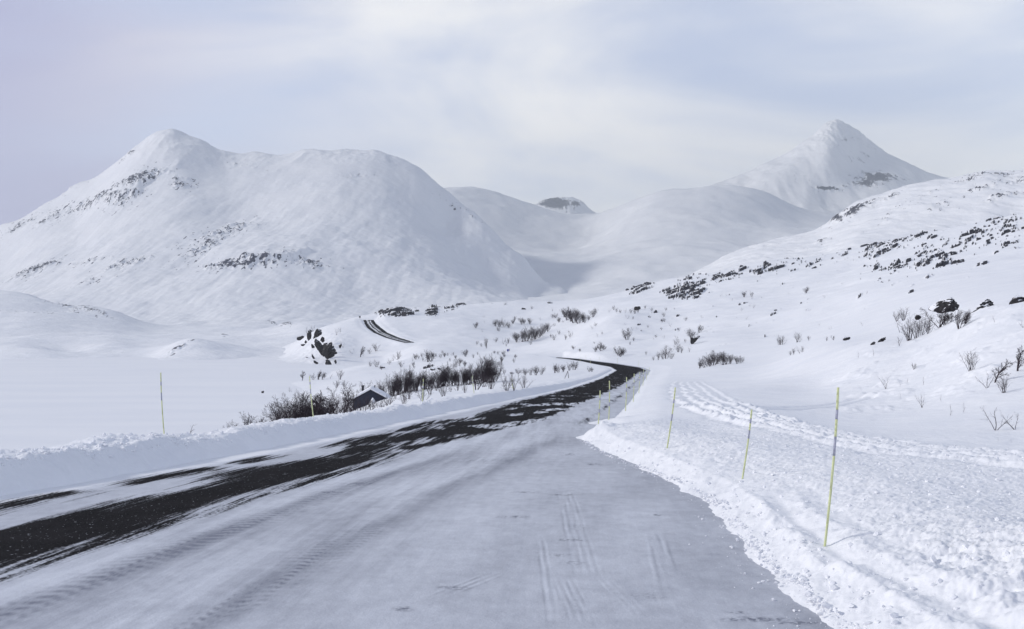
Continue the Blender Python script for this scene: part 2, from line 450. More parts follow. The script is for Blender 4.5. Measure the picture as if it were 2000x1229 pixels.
# left ploughed bank
fade = (1-sst(190, 300, DD))*on1
edge = dL + 0.16*ns + 0.03*nf
hb = np.clip(edge/.62, 0, 1)**.8*(1-0.62*sst(1.3, 4.2, dL))
lump = (0.12*ns + 0.035*nf*sst(.4, 1.0, edge) + 0.10*nb*sst(.5, 1.0, edge))*hb
swell = 1 + 0.22*np.exp(-((DD-21.5)/1.3)**2) + 0.10*fbm(DD/6, DD*0, 2, .5, 34)
Z = Z + fade*(0.50*hb*swell + lump + .030*nf*sst(.0, .2, edge)+.05*ns*sst(0, .3, edge)+.05*fbm(X/.9, Y/.5, 4, .6, 35)*sst(0, .25, edge))*(1 - .35*sst(60, 150, DD))
# right ploughed edge round the lay-by
nearR = 1-sst(29, 34, DD)
eR = dR + 0.17*ns + 0.06*nf + .22*(1-sst(16, 24, DD))
hR = np.clip(eR/.62, 0, 1)**.9*(1-0.55*sst(0.6, 3.6, dR))
Z = Z + nearR*hR*(0.285 + 0.08*ns + 0.035*nf + 0.04*nb) * (dR > -0.9)
farR = (1-nearR)*(1-sst(190, 260, DD))*on1
Z = Z + farR*sst(0.0, 1.0, dR+.1*ns)*0.14
# rough snow thrown out by the blower
rough = sst(.3, 1.2, dR)*(1 - sst(0, 1, (DD - np.interp(PX, [1130, 1300, 1500, 1600, 1800, 2000, 2300], [30, 31, 31, 26, 20.5, 17.5, 15]))/3.0))
fr = fbm(X/.12, Y/.12, 3, .65, 41); fr2 = fbm(X/.05, Y/.05, 2, .5, 42); big = fbm(X/1.1, Y/1.1, 2, .5, 43)
lumpy = fbm(X/.10, Y/.10, 3, .6, 44, ridged=True)
closeup = 1 + 1.5*(1-sst(8.0, 11.5, DD))
smooth2 = 1-.0*X
Z = Z + rough*(0.035*big + 0.024*fr*(1+.5*sst(14, 24, DD)) + 0.008*fr2 + 0.010*lumpy + .05*(1-sst(8.5, 11, DD))*nf)*(1+.2*(closeup-1))
# snowmobile tracks
def polyd(pts):
    best = np.full(X.shape, 1e9); sgn = np.zeros(X.shape)
    for (x0, y0), (x1, y1) in zip(pts[:-1], pts[1:]):
        vx, vy = x1-x0, y1-y0; L2 = vx*vx+vy*vy
        tt = np.clip(((X-x0)*vx+(Y-y0)*vy)/L2, 0, 1)
        d = np.hypot(X-(x0+tt*vx), Y-(y0+tt*vy)); s = np.sign((X-x0)*vy-(Y-y0)*vx)
        m = d < best; best = np.where(m, d, best); sgn = np.where(m, s, sgn)
    return best*sgn
def pix(px, py, D): return ((px-1000)/F*D, D)
def at_plane(px, py, lift=0.3):
    D = (CAMZ-lift)*F/(py-718.); return ((px-1000)/F*D, D)
t1 = polyd([pix(1346, 734, 105), pix(1362, 758, 68), pix(1385, 784, 50), pix(1430, 810, 39), pix(1500, 834, 31), pix(1620, 860, 25), pix(1800, 893, 19.5), pix(2050, 925, 16.5), pix(2300, 950, 14)])
wob = 0.25*fbm(X/2.5, Y/4, 2, .5, 51)*sst(20, 40, DD)
for off, hgt, ww in ((-.95, .10, .16), (-.45, .09, .13), (.05, .08, .12), (.5, .12, .15), (1.05, .12, .18)):
    u = t1 - (off*(1+.5*sst(25, 45, DD))) + wob*(1+off*.8) + .10*ns + .05*nf + .12*fbm(X/.9+off*7, Y/1.2, 3, .6, 52)
    Z = Z + hgt*np.exp(-(u/ww)**2)*(1-.6*sst(38, 60, DD))*(1-.62*(1-sst(25, 31, DD)))*np.clip(0.75+1.2*nf+1.0*fbm(X/1.3, Y/1.3+off*5, 3, .6, 53), 0, 2) - 0.4*hgt*np.exp(-((u-.24)/ww)**2)
t2 = polyd([at_plane(1515, 965), at_plane(1560, 1010), at_plane(1640, 1070), at_plane(1800, 1140), at_plane(1960, 1225), at_plane(2080, 1330)])
m2 = 1-sst(13.0, 14.6, DD)
Z = Z - m2*rough*.75*(0.030*fr + 0.010*fr2 + 0.012*lumpy)*np.exp(-(t2/.55)**4)
for off, hgt in ((-.24, .042), (.26, .042), (0.01, -.035), (-.50, -.02)):
    u = t2 - off + .03*ns
    Z = Z + m2*hgt*np.exp(-(u/.085)**2)*(0.8+.7*nf)
# ski track across the field
t3 = polyd([pix(1450, 812, 42), pix(1600, 802, 50), pix(1720, 784, 56)])
Z = Z - 0.10*np.exp(-((np.abs(t3)-.45)/.22)**2)*(1-sst(56, 58, DD))
# small wind drifts on the sunlit slope at right
sl = sst(1560, 1700, PX)*sst(36, 46, DD)*(1-sst(80, 100, DD))
dr = fbm(X/2.4, Y/4.5, 4, .55, 61)
Z = Z + sl*(np.maximum(dr-.12, 0)*0.55 + .05*fbm(X/.7, Y/1.1, 2, .5, 62))
# plough spill at pole feet
for (cx, cy, rr, hh) in ((*pix(1168, 850, 29.3), .55, .22), (*pix(1189, 812, 37), .7, .18)):
    Z = Z + hh*np.exp(-(((X-cx)/rr)**2+((Y-cy)/(rr*1.6))**2))*(1+.4*nf)
# far road stretch cut
fl, frr, fz = far_l(DD), far_r(DD), far_z(DD)
inF = (DD > 600) & (DD < 805)
dF = np.maximum(fl-X, X-frr)
bF = np.where(inF, sst(-0.5, 9, dF), 1)
bF = np.maximum(bF, np.maximum(1-sst(600, 612, DD), sst(795, 805, DD)))
Z = (fz-.15)*(1-bF) + Z*bF
Z = Z + np.where(inF, 0.5*np.exp(-((dF-2.5)/1.5)**2), 0)*(1-sst(780, 800, DD))
rock = rock*np.where(inF, sst(0, 6, dF), 1)*np.where(DD < 440, sst(0, 4, side), 1)
GZ = Z
grid_mesh('ground', X, Y, GZ, M_GROUND, {'rock': rock})

_lnD = np.log(Ds)
def gz(px, D):
    j = np.clip(np.searchsorted(Ds, D)-1, 0, len(Ds)-2); i = int(np.clip(np.searchsorted(pxs, px)-1, 0, len(pxs)-2))
    u = (px-pxs[i])/(pxs[i+1]-pxs[i]); v = (D-Ds[j])/(Ds[j+1]-Ds[j])
    a = GZ[j, i]*(1-u)+GZ[j, i+1]*u; b_ = GZ[j+1, i]*(1-u)+GZ[j+1, i+1]*u
    return float(a*(1-v)+b_*v)
def hit(px, py, dmin=5.0, dmax=1200):
    """first place where the line of sight through (px, py) meets the ground"""
    i = int(np.argmin(np.abs(pxs-px)))
    z = GZ[:, i]; p = HOR-(z-CAMZ)/Ds*F
    ok = (p <= py) & (Ds > dmin) & (Ds < dmax)
    k = np.argmax(ok) if ok.any() else int(np.argmin(np.where((Ds > dmin) & (Ds < dmax), p, 1e9)))
    D = Ds[k]
    return (px-1000)/F*D, D, gz(px, D)

# ------------------------------------------------------------------ road surface
M_ROAD, t, b = mat_new('road_surface')
geo = N(t, 'ShaderNodeNewGeometry'); P = geo.outputs['Position']
fine = tnoise(t, P, 28.0, 4, 0.7)
ba = M('ADD', tattr(t, 'bare'), M('MULTIPLY', M('SUBTRACT', fine, 0.5, tree=t), 1.0, tree=t), tree=t)
bf = trange(t, ba, 0.22, 0.88)
asp = tmix(t, trange(t, tnoise(t, P, 55.0, 3, 0.7), 0.42, 0.66), (0.010, 0.010, 0.011), (0.036, 0.034, 0.035))
asp = tmix(t, trange(t, tnoise(t, P, 1.3, 4, 0.6), 0.35, 0.7, 0.0, 0.5), asp, (0.030, 0.028, 0.030))
asp = tmix(t, trange(t, tnoise(t, P, 24.0, 2, 0.5), 0.69, 0.74), asp, (0.45, 0.46, 0.50))
tone = tattr(t, 'tone')
tn = M('ADD', tone, M('ADD', M('MULTIPLY', M('SUBTRACT', tnoise(t, P, 5.0, 6, 0.75), 0.5, tree=t), 0.30, tree=t), M('MULTIPLY', M('SUBTRACT', tnoise(t, P, 70.0, 3, 0.7), 0.5, tree=t), 0.35, tree=t), tree=t), tree=t)
ice = tmix(t, trange(t, tn, 0.0, 1.0, smooth=False), (0.66, 0.68, 0.735), (0.17, 0.18, 0.225))
ice = tmix(t, trange(t, tn, -0.45, -0.05), SNOW, ice)
t.links.new(tmix(t, bf, ice, asp), b.inputs['Base Color'])
t.links.new(trange(t, bf, 0, 1, 0.50, 0.95), b.inputs['Roughness'])
t.links.new(trange(t, bf, 0, 1, 0.25, 0.02), b.inputs['Specular IOR Level'])
t.links.new(tbump(t, fine, 0.010, 0.5, tbump(t, tnoise(t, P, 3.5, 5, 0.65), 0.03, 0.35)), b.inputs['Normal'])

W = X - road_xl(DD)                        # across, from the left edge
Wid = road_xr(DD) - road_xl(DD)
s_ = DD
skew = W + .10*s_
st1 = fbm(skew/.45, s_/8, 5, .66, 71)          # streaks along the road
st2 = fbm(skew/.11, s_/3.0, 4, .70, 72)
blob = fbm(W/1.6, s_/5.5, 3, .5, 73)
lo = np.interp(s_, [8, 14, 20, 30, 40, 60, 90], [1.8, 2.15, 1.7, 2.2, 2.0, 1.2, .9])
hi = np.interp(s_, [8, 12, 17, 25, 32, 40, 60, 90, 200], [3.75, 3.88, 3.85, 3.9, 4.6, 5.4, 5.3, 5.2, 5.6])
band = sst(-.45, .45, W-lo)*(1-sst(-.45, .45, W-hi))
side_band = np.zeros_like(W)
for a_, b_, c_, d_ in ((12.6, .75, 3.4, .50), (15.6, .85, 1.3, .42), (19.1, 1.05, 1.7, .42), (22.6, 1.15, 1.3, .28), (28.5, 1.55, 3.2, .42), (36, 1.5, 4.0, .4)):
    side_band = np.maximum(side_band, np.exp(-((s_-a_)/c_)**4-((W-b_)/(d_*1.3))**2))
holes = sst(.0, .25, blob+.5*st1)*np.interp(s_, [20, 30, 45, 80], [.25, .55, .75, .25])
bare = band*(1.0-holes) + side_band*.9
white = np.exp(-(((s_-17.0)/2.0)**2+((W-1.9)/.65)**2)) + np.exp(-(((s_-23.6)/1.6)**2+((W-1.7)/.5)**2)) + .8*np.exp(-(((s_-12.2)/1.2)**2+((W-1.9)/.25)**2))
soft = np.clip(np.maximum(bare, side_band*.5), 0, 1)
soft = soft*(1-np.clip(white*1.15, 0, 1))
rim = np.clip(band+side_band+.12+.3*sst(34, 45, s_)*(1-sst(6.8, 7.4, W)), 0, 1)
bare = soft + (1.35*st1 + 1.15*st2)*(1.1-.6*np.clip(soft, 0, 1)*band)*rim + .22*soft - .04
grit = fbm(X/.05, Y/.10, 3, .7, 79)
strip2 = np.exp(-((W-4.15-.12*blob)/.24)**2)*(1-sst(19, 27, s_))
bare = bare + strip2*(.60+1.0*st2+.5*st1+.45*grit) + .35*grit*np.clip(band, 0, 1)*sst(.1, .5, np.abs(W-3.2)/1.6)
edge_r = np.exp(-((W-(Wid-.75))/.30)**2)*sst(30, 38, s_)*(1-sst(150, 215, s_))
bare = bare + edge_r*(.45+.6*st1)
far_b = sst(150, 215, s_)
bare = bare*(1-far_b) + far_b*(sst(.5, 1.1, W)*(1-sst(-.9, -.3, W-Wid))*.95 + .25*st1)
side_sn = (1-sst(0.0, .45, W))                # swept snow by the left bank
bare = bare*(1-side_sn)
bare = np.clip(bare, -.3, 1.15)
tone = 0.30 + 0.28*fbm(W/1.5, s_/5, 3, .5, 74) + .10*fbm(X/.9, Y/.9, 4, .6, 75)
tone = tone + .58*np.exp(-((W-5.2-.12*blob)/.27)**2)*(1-sst(16, 30, s_))*(1+.3*np.sin(s_*30+W*2+st1*8)*(st2 > -.1)) + .34*np.exp(-((W-7.0+.2*blob+.15*st1)/.24)**2)*(1-sst(26, 34, s_))*(1+.75*np.sin(s_*36+W*3+st1*9)*(1-sst(11, 15, s_))*sst(-.2, .3, blob+st2))
tone = tone - .22*np.exp(-((W-4.75)/.35)**2) - 1.0*(1-sst(.1, 1.1, W+.3*blob)) - .12*np.exp(-((W-6.2)/.4)**2)
tone = tone + .42*(st1+.1)*sst(3.8, 4.6, W)*(1-sst(6.5, 8.5, W)*.8) + .16*st2*sst(3.8, 5, W)*(1-sst(7, 9, W)*.6) + .22*fbm(X/.22, Y/.35, 4, .65, 78)
def smudge(px, py, rx, ry, k, ang=0.0):
    global tone
    D = CAMZ*F/(py-718.); cx = (px-1000)/F*D; sx_ = rx/F*D; sy_ = ry*D*D/(CAMZ*F)
    c, s = math.cos(ang), math.sin(ang)
    u = ((X-cx)*c+(Y-D)*s)/(sx_*1.3); v = (-(X-cx)*s+(Y-D)*c)/(sy_*.75)
    k = k*1.2
    tone = tone + k*np.exp(-(u*u+v*v))*np.clip(.45+3.0*fbm(X/.06, Y/.03, 3, .6, 83)+2*st2, 0, 1.6)
for a in ((895, 1150, 16, 5, .5), (870, 1148, 10, 3, .6), (788, 1190, 14, 5, .6), (1110, 1055, 24, 3, .6), (1118, 1100, 16, 5, .5), (1090, 1085, 22, 4, .35), (1000, 1010, 20, 3, .5), (1098, 967, 14, 2, .6),
          (1025, 962, 16, 2, .5), (1115, 888, 10, 3, .6), (1160, 907, 10, 3, .5), (1280, 1006, 9, 2, .8), (1125, 1030, 16, 8, .25), (1480, 1210, 45, 5, .9), (1560, 1217, 25, 3, 1.1), (1440, 1197, 12, 3, .7), (1265, 1165, 26, 10, .22), (950, 900, 60, 5, .2), (700, 945, 20, 3, .5), (650, 962, 20, 3, .4)):
    smudge(*a)
# tyre prints near the camera: sets of fine pale lines
def prints(px, py0, py1, wpx, n, lean=0.0):
    global tone
    D0 = CAMZ*F/(py0-718.); D1 = CAMZ*F/(py1-718.)
    xc = (px-1000)/F*(D0+D1)/2; hw = wpx/F*(D0+D1)/2
    u = (X-xc-lean*(Y-(D0+D1)/2)+.02*ns)/hw
    win = sst(D1-.3, D1+.4, Y)*(1-sst(D0-.5, D0+.2, Y))*(1-sst(.8, 1.1, np.abs(u)))
    tone = tone + win*(.17*np.sin(u*np.pi*n) - .03)*np.clip(.5+2.5*st2+blob, 0, 1.5)
prints(1120, 960, 1120, 24, 4, .02); prints(1120, 1130, 1229, 28, 4, -.05); prints(1065, 1050, 1210, 14, 2, .0)
prints(1215, 1130, 1200, 22, 3, -.12); prints(925, 1118, 1160, 30, 3, .5); prints(1290, 1040, 1150, 26, 3, .1); prints(1350, 1150, 1229, 6, 1, 0)
# worn grey gutter near lay-by edge
tone = tone + .10*sst(-1.2, -.2, dR)*nearR*sst(.0, .5, blob+.3)
keep = (DD < 436) & (dL < .35) & (dR < .45) & (DD > 3.3)
RZ = rz + 0.004*st1 + .006*fbm(X/.5, Y/.8, 3, .5, 76)*(DD < 60) - .03*sst(.3, .6, np.maximum(dL, dR)+.15)
bf_ = np.where(DD > 500, 1, 0)
keepF = (DD > 608) & (DD < 800) & (dF < .1)
RZ = np.where(DD > 500, fz+.05, RZ)
Wf = (X-fl)/np.maximum(1, frr-fl)
bare = np.where(DD > 500, np.clip(.95 - .9*np.exp(-((Wf-.33)/.07)**2) - .8*np.exp(-((Wf-.62)/.06)**2) + .3*fbm(Wf*6, DD/20, 3, .5, 77), 0, 1), bare)
grid_mesh('road', X, Y, RZ, M_ROAD, {'bare': bare, 'tone': np.clip(tone, -.6, 1)}, keep=keep | keepF)

# ------------------------------------------------------------------ frozen lake
LAKEZ = -16.0
lx = np.linspace(-900, 120, 60); ly = np.linspace(90, 900, 60)
LX, LY = np.meshgrid(lx, ly)
grid_mesh('lake', LX, LY, np.full(LX.shape, LAKEZ), M_LAKE)

# ------------------------------------------------------------------ generic hills and mountains
def hill(name, ctl, p0, p1, d0, d1, nr, mat, zones, rk, amp, extra=None, step=2.6, sd=.45, c=.18, sink=None, seed=0):
    s = Surf(ctl, plane=0.0, sd=sd, c=c)
    pc = np.arange(p0, p1, step); dr_ = np.exp(np.linspace(math.log(d0), math.log(d1), nr))
    P_, D_ = np.meshgrid(pc, dr_)
    x = (P_-1000)/F*D_; y = D_
    z = coarse_ev(s, pc, dr_)
    pyv = HOR-(z-CAMZ)/D_*F
    for wl, a, oc, rg in amp:
        z = z + a*fbm(x/wl, y/(wl*1.3), oc, .5, seed+int(wl) % 50, ridged=rg)
    if extra is not None: z = extra(P_, pyv, x, y, z)
    zn_ = zone(P_, pyv, zones)
    n1_ = fbm(x/rk[0], y/rk[1], 4, .62, seed+81)
    n2_ = fbm(x/(rk[0]*.35), y/(rk[1]*.3), 3, .6, seed+84)
    sp_ = fbm(x/(rk[0]*.5)+9, y/(rk[1]*.7), 3, .6, seed+87)
    led_ = n1_*.8 + n2_*.55 + zn_*.62 - .40
    rockv = sst(0, .22, led_)*np.clip(zn_*2, 0, 1)
    rockv = np.maximum(rockv, .9*sst(.30, .42, sp_ + .25*fbm(x/(rk[0]*8), y/(rk[1]*5), 2, .5, seed+88) + .25*zn_)*(zn_ > .04))
    z = z + sst(-.1, .3, led_)*np.clip(zn_*2, 0, 1)*rk[2]
    return grid_mesh(name, x, y, z, mat, {'rock': rockv*(.62+.35*np.clip(zn_-.8, 0, .6))}, keep=None)

# low hills beyond the lake, left
C = []
for px, pts in {
    -350: [(712, 600), (708, 640), (690, 760), (670, 1000), (600, 1500), (545, 1750), (600, 2100), (640, 2500)],
    0: [(716, 600), (707, 640), (675, 780), (668, 850), (664, 1000), (630, 1300), (569, 1750), (585, 2050), (640, 2500)],
    60: [(716, 600), (707, 640), (672, 770), (668, 850), (660, 1000), (630, 1300), (576, 1750), (600, 2050), (640, 2500)],
    130: [(716, 600), (708, 640), (688, 740), (680, 850), (660, 1000), (638, 1300), (597, 1700), (618, 2050), (640, 2500)],
    210: [(716, 600), (708, 640), (693, 760), (668, 860), (665, 960), (645, 1300), (604, 1650), (630, 2050), (640, 2500)],
    290: [(716, 600), (707, 640), (703, 700), (680, 900), (660, 1100), (648, 1400), (632, 1700), (634, 2050), (640, 2500)],
    370: [(716, 600), (706, 640), (664, 760), (672, 840), (662, 1100), (648, 1400), (638, 1700), (636, 2050), (640, 2500)],
    430: [(716, 600), (708, 640), (674, 780), (674, 860), (660, 1100), (648, 1400), (638, 1700), (634, 2050), (640, 2500)],
    520: [(720, 600), (706, 680), (688, 800), (670, 950), (656, 1150), (640, 1500), (632, 1800), (630, 2100), (640, 2500)],
    580: [(720, 600), (706, 680), (688, 800), (668, 950), (640, 1150), (628, 1350), (640, 1700), (635, 2100), (640, 2500)],
    680: [(720, 640), (706, 720), (690, 850), (660, 1000), (640, 1200), (640, 1500), (642, 1800), (645, 2100), (650, 2500)]}.items():
    for a, d_ in pts: C.append((px, a, d_))
hill('hills', C, -330, 700, 600, 2500, 330, M_HILL,
     [(120, 593, 45, 5, -18, .8), (180, 606, 40, 6, -15, .8), (250, 612, 30, 4, 0, .7), (140, 606, 40, 4, 5, .5), (60, 612, 50, 3, -5, .5), (345, 683, 25, 4, 28, 1.0), (438, 659, 8, 3, 0, 1.2), (525, 626, 26, 6, -15, .9), (560, 632, 15, 6, 0, .9)],
     (14, 30, 2.0), [(160, 7.0, 4, False), (40, 1.2, 3, False)], seed=5)

# left mountain
C = []
PXS = [-350, -150, 0, 80, 150, 220, 265, 300, 335, 390, 440, 500, 600, 680, 740, 790, 830, 880, 920, 960, 1020, 1100, 1200]
crest = [606, 521, 443, 404, 363, 324, 289, 264, 259, 279, 303, 304, 299, 299, 303, 317, 340, 385, 420, 455, 505, 548, 590]
cD = [4600, 4500, 4400, 4400, 4400, 4400, 4400, 4400, 4400, 4400, 4420, 4450, 4450, 4420, 4400, 4350, 4300, 4150, 4050, 3950, 3800, 3600, 3400]
for p, y, d_ in zip(PXS, crest, cD):
    C.append((p, y, d_)); C.append((p, y+75, d_*1.14)); C.append((p, y+190, d_*1.3))
mids = [-350, -150, 0, 150, 300, 390, 450, 520, 600, 700, 790, 880, 960, 1050, 1150]
m1 = [620, 560, 490, 425, 352, 358, 368, 362, 350, 352, 380, 445, 500, 550, 590]      # D 3900
m2 = [635, 590, 545, 490, 440, 438, 444, 440, 428, 430, 455, 500, 545, 580, 605]      # D 3400
m3 = [645, 615, 585, 545, 515, 505, 495, 487, 488, 500, 520, 550, 580, 600, 615]      # D 2900
m4 = [650, 635, 612, 590, 570, 560, 552, 548, 560, 572, 580, 590, 600, 612, 620]      # D 2550
m5 = [655, 650, 645, 640, 635, 630, 625, 622, 625, 628, 630, 632, 635, 640, 645]      # D 2150
for d_, mm in ((3900, m1), (3400, m2), (2900, m3), (2550, m4), (2150, m5)):
    for p, y in zip(mids, mm):
        cy = np.interp(p, PXS, crest); cd = np.interp(p, PXS, cD)
        if d_ < cd*.97 and y > cy+8: C.append((p, y, d_))
def ml_extra(P_, pyv, x, y, z):
    # gullies running down the flanks, cliff bench, summit ribs
    g = fbm(x/55, y/420, 4, .55, 91)
    z = z + 4*g*sst(300, 420, pyv)
    z = z + (1-sst(300, 345, pyv))*9*fbm(x/120, y/260, 4, .6, 92, ridged=True)
    z = z + sst(420, 480, pyv)*7*fbm(x/150, y/170, 4, .6, 94)
    z = z - 70*sst(1010, 1160, P_)
    bench = sst(-.1, .25, fbm(x/120, y/200, 3, .5, 93) + 1.2*zone(P_, pyv, [(520, 512, 150, 16, 3, 1.0), (450, 450, 60, 14, 20, .6), (250, 370, 130, 22, 22, .7)]) - .75)
    return z + 13*bench
for p in mids: C.append((p, 668, 1600))
hill('mountain', C, -330, 1210, 1560, 5200, 600, M_MOUNT, c=.05, zones=
     [(270, 360, 75, 13, 20, 1.0), (350, 363, 26, 14, 0, .8), (180, 400, 70, 14, 25, .85), (235, 395, 60, 16, 22, .75), (100, 425, 55, 8, 28, .7), (40, 440, 50, 8, 28, .75), (250, 310, 25, 5, 38, .8),
      (165, 348, 14, 4, 30, .9), (130, 375, 40, 5, 28, .5), (440, 462, 80, 14, 18, .65), (400, 490, 50, 14, 25, .65), (480, 525, 100, 9, 3, 1.0), (440, 528, 45, 9, 8, 1.1), (600, 523, 50, 12, -12, .8),
      (250, 525, 60, 10, 15, .7), (70, 535, 55, 8, 18, .95), (170, 520, 50, 6, 8, .6), (180, 560, 40, 5, 10, .4), (690, 350, 40, 5, 0, .35), (880, 410, 40, 4, -38, .55), (920, 430, 30, 4, -40, .5), (480, 330, 60, 8, -10, .35), (700, 300, 60, 4, 0, .3)],
     rk=(22, 60, 8), amp=[(900, 20, 3, True), (260, 8, 4, False), (110, 3.6, 4, False), (50, 1.4, 3, False)], extra=ml_extra, seed=9)

# valley floor with the hazy hills that close it
C = []
for px, pts in {
    700: [(660, 1300), (650, 2200), (600, 3500), (520, 5000), (420, 6400), (380, 7300), (450, 9000)],
    860: [(655, 1300), (630, 2200), (580, 3500), (500, 5000), (410, 6400), (361, 7300), (420, 9000)],
    920: [(650, 1300), (625, 2200), (570, 3500), (500, 5000), (420, 6400), (363, 7300), (420, 9000)],
    1000: [(645, 1300), (620, 2200), (565, 3500), (500, 5000), (440, 6400), (385, 7400), (420, 9000)],
    1080: [(640, 1300), (615, 2200), (560, 3500), (505, 5000), (455, 6400), (411, 7600), (430, 9000)],
    1160: [(635, 1300), (610, 2200), (550, 3500), (500, 5000), (455, 6400), (416, 7600), (435, 9000)],
    1220: [(620, 1300), (605, 2200), (540, 3500), (490, 4800), (430, 6000), (402, 6900), (430, 9000)],
    1300: [(610, 1300), (600, 2200), (530, 3500), (485, 4600), (412, 5700), (374, 6400), (430, 8200)],
    1400: [(600, 1300), (590, 2200), (520, 3500), (480, 4600), (405, 5700), (367, 6300), (420, 8200)],
    1480: [(595, 1300), (580, 2200), (515, 3500), (480, 4600), (420, 5700), (378, 6400), (420, 8200)],
    1560: [(590, 1300), (570, 2200), (510, 3500), (470, 4800), (430, 6000), (405, 7000), (420, 8200)],
    1650: [(590, 1300), (570, 2200), (505, 3500), (470, 4800), (440, 6000), (420, 7000), (420, 8200)],
    1800: [(590, 1300), (560, 2200), (500, 3500), (465, 4800), (440, 6000), (420, 7000), (420, 8200)]}.items():
    for a, d_ in pts: C.append((px, a, d_))
hill('valley', C, 690, 1900, 1330, 9000, 360, M_MOUNT, [(1040, 397, 20, 3, -20, .2)], (60, 120, 5),
     [(1100, 60, 5, False), (500, 22, 4, False), (120, 4, 3, False)], seed=13, step=3.2)

# right peak
C = []
PXS = [1250, 1340, 1390, 1450, 1500, 1545, 1580, 1605, 1622, 1645, 1670, 1700, 1740, 1780, 1815, 1870, 1950, 2100, 2300]
crest = [410, 385, 365, 341, 318, 298, 276, 257, 244, 250, 262, 285, 308, 325, 340, 356, 385, 420, 450]
for p, y in zip(PXS, crest):
    C.append((p, y, 9000)); C.append((p, y+80, 10300)); C.append((p, y+200, 11500))
for px, pts in {
    1250: [(440, 8000), (470, 7000)], 1340: [(415, 8100), (450, 7000)], 1400: [(395, 8200), (430, 7400), (470, 6800)], 1460: [(362, 8500), (384, 8000), (430, 7400), (470, 6800)],
    1530: [(322, 8600), (356, 8050), (392, 7850), (430, 7400), (470, 6800)],
    1620: [(278, 8600), (315, 8250), (372, 8000), (425, 7500), (470, 6800)], 1680: [(305, 8650), (345, 8300), (382, 7950), (425, 7500), (470, 6800)],
    1720: [(325, 8600), (350, 8250), (382, 7900), (425, 7500), (470, 6800)], 1790: [(352, 8500), (380, 8100), (420, 7500), (470, 6800)],
    1870: [(375, 8500), (400, 8000), (470, 6800)], 2050: [(430, 8500), (480, 6800)], 2300: [(470, 8500), (500, 6800)]}.items():
    for a, d_ in pts: C.append((px, a, d_))
def mr_extra(P_, pyv, x, y, z):
    top = 1-sst(250, 330, pyv)
    return z + 22*top*fbm(x/45, y/160, 4, .6, 95, ridged=True) + 12*fbm(x/90, y/500, 3, .5, 96)
hill('mountain', C, 1250, 2330, 6800, 11000, 460, M_MOUNT, c=.12, zones=
     [(1712, 352, 42, 12, 5, 1.5), (1690, 362, 26, 9, 0, 1.4), (1615, 373, 28, 4, -6, 1.7), (1650, 370, 20, 4, 0, .6), (1685, 308, 26, 10, 0, .6), (1650, 275, 28, 12, 0, .55), (1560, 345, 25, 8, 0, .4), (1500, 315, 60, 3, 28, .35), (1690, 285, 25, 12, -30, .5)],
     rk=(50, 100, 12), amp=[(700, 24, 4, True), (180, 8, 4, False)], extra=mr_extra, seed=17)

# dark nunatak at the head of the valley
C = []
for p, y in zip([1000, 1040, 1056, 1070, 1085, 1100, 1125, 1138, 1150, 1180], [425, 404, 398, 393, 390, 388, 390, 396, 409, 425]):
    C += [(p, y, 11000), (p, y+30, 10600), (p, y+60, 10200), (p, y+60, 11800)]
hill('mountain', C, 1000, 1182, 10200, 11800, 120, M_MOUNT, [(1085, 400, 28, 10, 0, 2.6), (1125, 401, 14, 7, 0, 1.4), (1062, 402, 12, 3, 0, 1.8)], (60, 120, 14), [(150, 14, 3, True)], step=1.4, seed=19)

# broad rocky hill, right
C = []
PXS = [1250, 1350, 1420, 1480, 1540, 1590, 1625, 1650, 1690, 1740, 1800, 1860, 1900, 1935, 1970, 2000, 2150, 2350]
crest = [585, 540, 500, 478, 463, 451, 432, 412, 393, 376, 360, 350, 342, 334, 338, 333, 320, 310]
for p, y in zip(PXS, crest):
    d_ = np.interp(p, [1250, 1620, 2000], [2900, 2500, 2300])
    C += [(p, y, d_), (p, y+45, d_*1.2), (p, y+120, d_*1.5)]
    C += [(p, y+(600-y)*.38, d_*.82), (p, y+(610-y)*.72, d_*.66), (p, y+(620-y)*1.0, d_*.52)]
C += [(1640, 440, 2350), (1700, 408, 2350), (1760, 398, 2250)]
def r2_extra(P_, pyv, x, y, z):
    return z + 4*fbm((x+.3*y)/30, y/160, 4, .6, 97) + 3*sst(0, .2, fbm((x+.4*y)/60, y/200, 4, .6, 98))
hill('hills', C, 1250, 2340, 1150, 3600, 420, M_HILL,
     [(1665, 415, 50, 9, 27, 1.15), (1635, 430, 20, 6, 25, 1.2), (1700, 400, 30, 9, 25, .8), (1740, 385, 30, 8, 20, .7), (1900, 347, 45, 7, 18, .72), (1960, 341, 40, 5, 0, .6), (1930, 365, 50, 8, 18, .7),
      (1990, 355, 40, 8, 10, .7), (1800, 385, 60, 7, 22, .5), (1850, 395, 60, 8, 20, .45), (1960, 385, 60, 10, 15, .6), (1740, 425, 50, 6, 28, .5), (1600, 475, 30, 5, 25, .5), (1830, 410, 50, 5, 22, .4)],
     (22, 50, 4.5), [(330, 7, 5, False), (70, 2, 3, False)], extra=r2_extra, seed=23)

